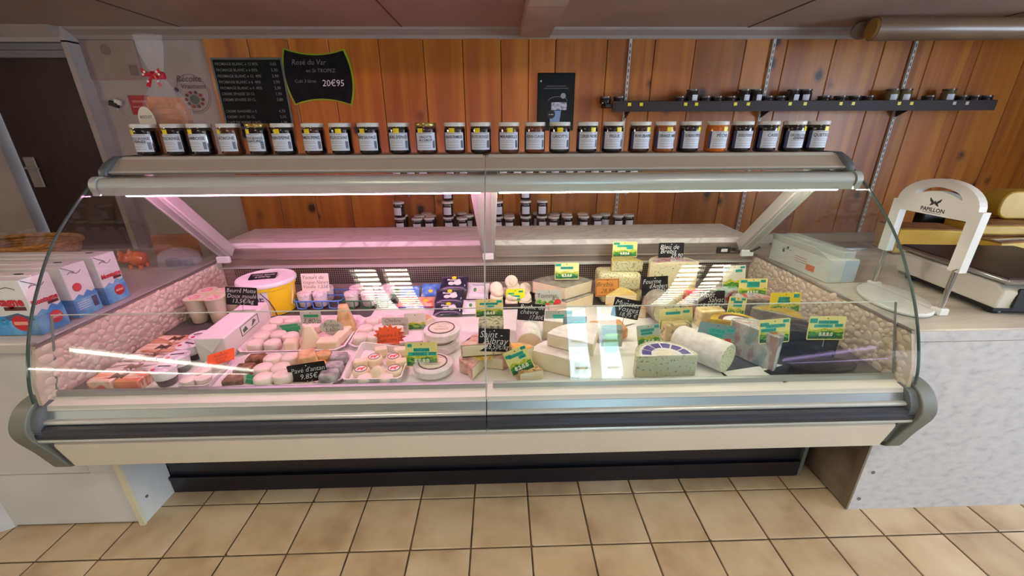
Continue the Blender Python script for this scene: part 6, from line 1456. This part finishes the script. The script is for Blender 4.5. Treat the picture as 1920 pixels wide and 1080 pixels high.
kn = thing('cheese_knife', 'dark two-handled knife lying across the yellow cheeses', 'knife', (2.80, .885, WT + .1065), .10)
MB().bbox(-.16, .12, -.012, .012, 0, .003, .001).build('blade', M_stl, kn); MB().tube([(.11, 0, .004), (.22, .0, .006)], [.010, .013], 10).build('handle', M_black, kn, 50)
# steel tray on the worktop behind the cutter
tr = thing('steel_tray', 'long pale steel tray along the back of the right worktop', 'tray', (1.98, 1.15, WT), .02)
MB().bbox(-.26, .26, -.07, .07, 0, .012, .003).build('tray', mat('pale_tray_steel', srgb(178, 180, 184), .35, .5), tr)

# ================================================================== ON THE LEFT COUNTER
LT = 0.8375
M_milk = mat('white_milk_carton', srgb(236, 236, 232), .4)
M_mblue = noisy('milk_carton_blue', [(0.40, srgb(60, 140, 206)), (0.55, srgb(110, 184, 226)), (0.70, srgb(170, 214, 236))], 14, (1, 1, .6), rough=.4)
M_mountain = mat('carton_mountain_print', srgb(70, 96, 130), .45)
M_redlogo = mat('carton_red_logo', srgb(206, 32, 52), .4)
M_darkbar = mat('carton_dark_bar', srgb(90, 34, 44), .4)
M_flower = mat('carton_blue_flower', srgb(40, 150, 214), .4)
def carton(x1, y, ln, lab, front=False, plain=False):
    d, h = .094, .196
    t = thing('milk_carton', lab, 'milk carton', (x1, y, LT), 0, 'milk cartons left of the case')
    soften(MB().box(-ln, 0, -d / 2, d / 2, 0, h).build('carton', M_milk, t), .003, 2)
    MB().box(-ln + .002, .0008, -d / 2 - .0008, d / 2 + .0008, 0.002, .072).build('blue_base_print', M_mblue, t)
    e = MB().prism_x([(-.044, .070), (-.02, .085), (-.005, .075), (.015, .092), (.03, .08), (.044, .086), (.044, .066), (-.044, .066)], .0009, .0014).build('mountain_print', M_mblue, t)
    R_ = (PI / 2, 0, PI / 2)
    if plain:
        MB().prism_x(arc(-.015, .112, .016, 0, 345, 20), .0010, .0016).build('red_seal', M_redlogo, t)
        MB().box(.0012, .0018, .020, .040, .022, .062).build('barcode', M_bar, t)
        for k in range(4): MB().box(.0012, .0018, -.036, .01, .030 + k * .008, .032 + k * .008).build('text_line', M_lidw, t)
    else:
        write(t, 'Montagne', .024, M_redlogo, (.0016, 0, .112), R_, bold=.0012, width=.084)
        MB().box(.0010, .0016, .005, .040, .092, .102).build('dark_bar', M_darkbar, t)
        MB().prism_x(arc(.012, .044, .022, 0, 345, 22), .0012, .0018).build('red_seal', M_redlogo, t)
        MB().box(.0018, .0022, -.004, .028, .040, .048).build('seal_band', mat('seal_pink_band', srgb(240, 170, 150), .4), t)
    MB().tube([(.0012, -.03 + k * .01, .165 + .006 * math.sin(k * 1.4)) for k in range(6)], .0008, 5).build('script_logo', M_print, t)
    MB().tube([(.0010, -.044, .194), (.0012, -.005, .168)], .0012, 5).build('fold_line', M_bar, t)
    MB().box(-ln + .01, -.01, -.002, .002, h, h + .003).build('top_seam', M_lidw, t)
    MB().prism_z(arc(-.07, .02, .016, 0, 340, 14, .006), h, h + .0012).build('opening', M_print, t)
    if front:
        yy = -d / 2
        f = MB().prism_y([(-.30, .066), (-.28, .095), (-.23, .078), (-.17, .10), (-.11, .075), (-.05, .092), (-.004, .07), (-.004, .062), (-.30, .06)], yy - .0014, yy - .0008).build('mountain_print', M_mountain, t); f.scale.z = .9
        write(t, 'Montagne', .040, M_redlogo, (-.088, yy - .0016, .122), bold=.002, width=.145); MB().box(-.085, -.015, yy - .0016, yy - .0010, .092, .105).build('dark_bar', M_darkbar, t)
        MB().prism_y(arc(-.052, .046, .028, 0, 345, 24), yy - .0022, yy - .0014).build('red_seal', M_redlogo, t)
        MB().box(-.074, -.030, yy - .0028, yy - .0022, .040, .052).build('seal_band', mat('seal_pink_band', (0, 0, 0, 1)), t)
        for cx, cz in ((-.165, .105), (-.105, .055), (-.20, .05), (-.15, .03)):
            for k in range(6):
                a = k * PI / 3; MB().prism_y(arc(cx + .012 * math.cos(a), cz + .012 * math.sin(a), .006, 0, 320, 7), yy - .0020, yy - .0012).build('flower_petal', M_flower, t)
        MB().tube([(-.15 + .014 * k, yy - .001, .168 + .006 * math.sin(k * 1.1)) for k in range(10)], .0010, 5).build('script_logo', M_print, t)
    return t
carton(-1.425, .235, .48, 'milk carton with large red lettering on its wide front, nearest the camera', front=True)
carton(-1.425, .365, .47, 'milk carton showing a barcode and small red seal, middle of the row', plain=True)
carton(-1.425, .490, .46, 'milk carton with red lettering on its narrow end, rearmost beside the case', front=False)
for k, x in enumerate((-1.86, -1.79, -1.72)):
    t = block('small_white_box', 'small white box standing behind the milk cartons, %s of three' % ('left', 'middle', 'right')[k], (x - .06, .60, LT), .055, .05, .16, M_milk, .25, 'box', 'small white boxes behind the milk cartons', .003)
# wicker basket with bagged sweets
M_wick = noisy('wicker', [(0.40, srgb(140, 92, 36)), (0.6, srgb(190, 136, 62))], 40, (1, 1, 3), rough=.7, bump=.5)
wb = thing('wicker_basket', 'golden wicker basket of cellophane bags behind the milk cartons', 'basket', (-2.22, .93, LT))
for k in range(9):
    r = .155 + .004 * k; MB().tube([(r * 1.25 * math.cos(a * PI / 14), r * .8 * math.sin(a * PI / 14), .008 + k * .014 + .002 * (a % 2)) for a in range(28)], .0075, 6, True).build('woven_ring', M_wick, wb, 60)
MB().tube([(.196 * 1.25 * math.cos(a * PI / 16), .196 * .8 * math.sin(a * PI / 16), .138) for a in range(32)], .012, 8, True).build('rim', M_wick, wb, 60)
MB().lathe([(.15, 0), (.15, .004)], 20, sx=1.25, sy=.8).build('bottom', M_wick, wb)
for k, (x, y) in enumerate(((-.10, -.03), (.02, .02), (.12, -.02), (-.02, -.06))):
    t = thing('sweet_bag', 'twisted cellophane bag of brown sweets in the wicker basket, %s' % ('at its left', 'at its middle back', 'at its right', 'at its front')[k], 'bag', (-2.22 + x, .93 + y, LT + .010), k, 'cellophane bags in the basket')
    MB().lathe([(.02, 0), (.045, .03), (.045, .09), (.02, .14), (.010, .155), (.03, .185)], 12).build('bag', M_clear, t, 60)
    MB().lathe([(.015, .006), (.038, .03), (.036, .08), (0, .10)], 10).build('sweets', M_brown, t, 60)
# pig figure, bag of trays, wooden board by the back
pg = thing('pig_figure', 'small glossy orange pig figure on the left worktop', 'figurine', (-1.70, .93, LT))
M_pig = noisy('orange_pig_glaze', [(0.35, srgb(206, 92, 50)), (0.65, srgb(226, 130, 76))], 10, rough=.25, coat=.6)
def blob(cx, cy, cz, rx, ry, rz, n=14):
    m = MB(); prof = [(math.sin(PI * i / 10), -math.cos(PI * i / 10)) for i in range(11)]
    m.lathe([(max(r, 0), z) for r, z in prof], n); m.v = [(cx + x * rx, cy + y * ry, cz + z * rz) for x, y, z in m.v]; return m
b = blob(0, 0, .062, .058, .050, .050); 
for q in (blob(-.040, -.035, .075, .034, .034, .034), blob(-.058, -.055, .068, .014, .014, .012)): b.add(q.v, q.f)
b.build('body', M_pig, pg, 80)
for s in (-1, 1): MB().lathe([(.018, 0), (.010, .02), (0, .032)], 8, (-.035 + s * .022, -.03 + s * .010, .098)).build('ear', M_pig, pg, 60)
for x, y in ((-.03, -.025), (.03, -.025), (-.03, .025), (.03, .025)): MB().lathe([(.013, 0), (.015, .03)], 10, (x, y, 0)).build('leg', M_pig, pg, 60)
MB().tube([(.055, 0, .07), (.068, .004, .08), (.066, -.006, .088), (.072, 0, .094)], .004, 6).build('tail', M_pig, pg)
pg.scale = (.78, .78, .78)
tb = thing('plastic_bag', 'crumpled clear plastic bag of dark tins on the left worktop', 'bag', (-1.515, .955, LT))
m = MB(); r0 = random.Random(4)
for k in range(7):
    for j in range(15): pass
prof = [(.085, 0), (.098, .02), (.094, .05), (.070, .075), (.03, .088), (0, .09)]
m.lathe(prof, 18, sx=.95, sy=.9); m.v = [(x * (1 + .08 * math.sin(i * 1.7)), y * (1 + .08 * math.cos(i * 2.3)), z * (1 + .06 * math.sin(i))) for i, (x, y, z) in enumerate(m.v)]
m.build('bag', film_mat('grey_clear_bag', (0.8, 0.82, 0.86, 1), .26, .1), tb, 70)
for dx in (-.04, .0, .04): MB().lathe([(.024, .003), (.024, .035), (0, .036)], 12, (dx, .01 * dx, 0)).build('tin', mat('dark_tin', srgb(60, 62, 70), .4, .4), tb, 50)
wdn = block('wooden_board', 'small brown wooden board leaning behind the plastic bag', (-1.62, 1.10, LT), .22, .02, .13, M_pineshelf, .1, 'board', bev=.006)
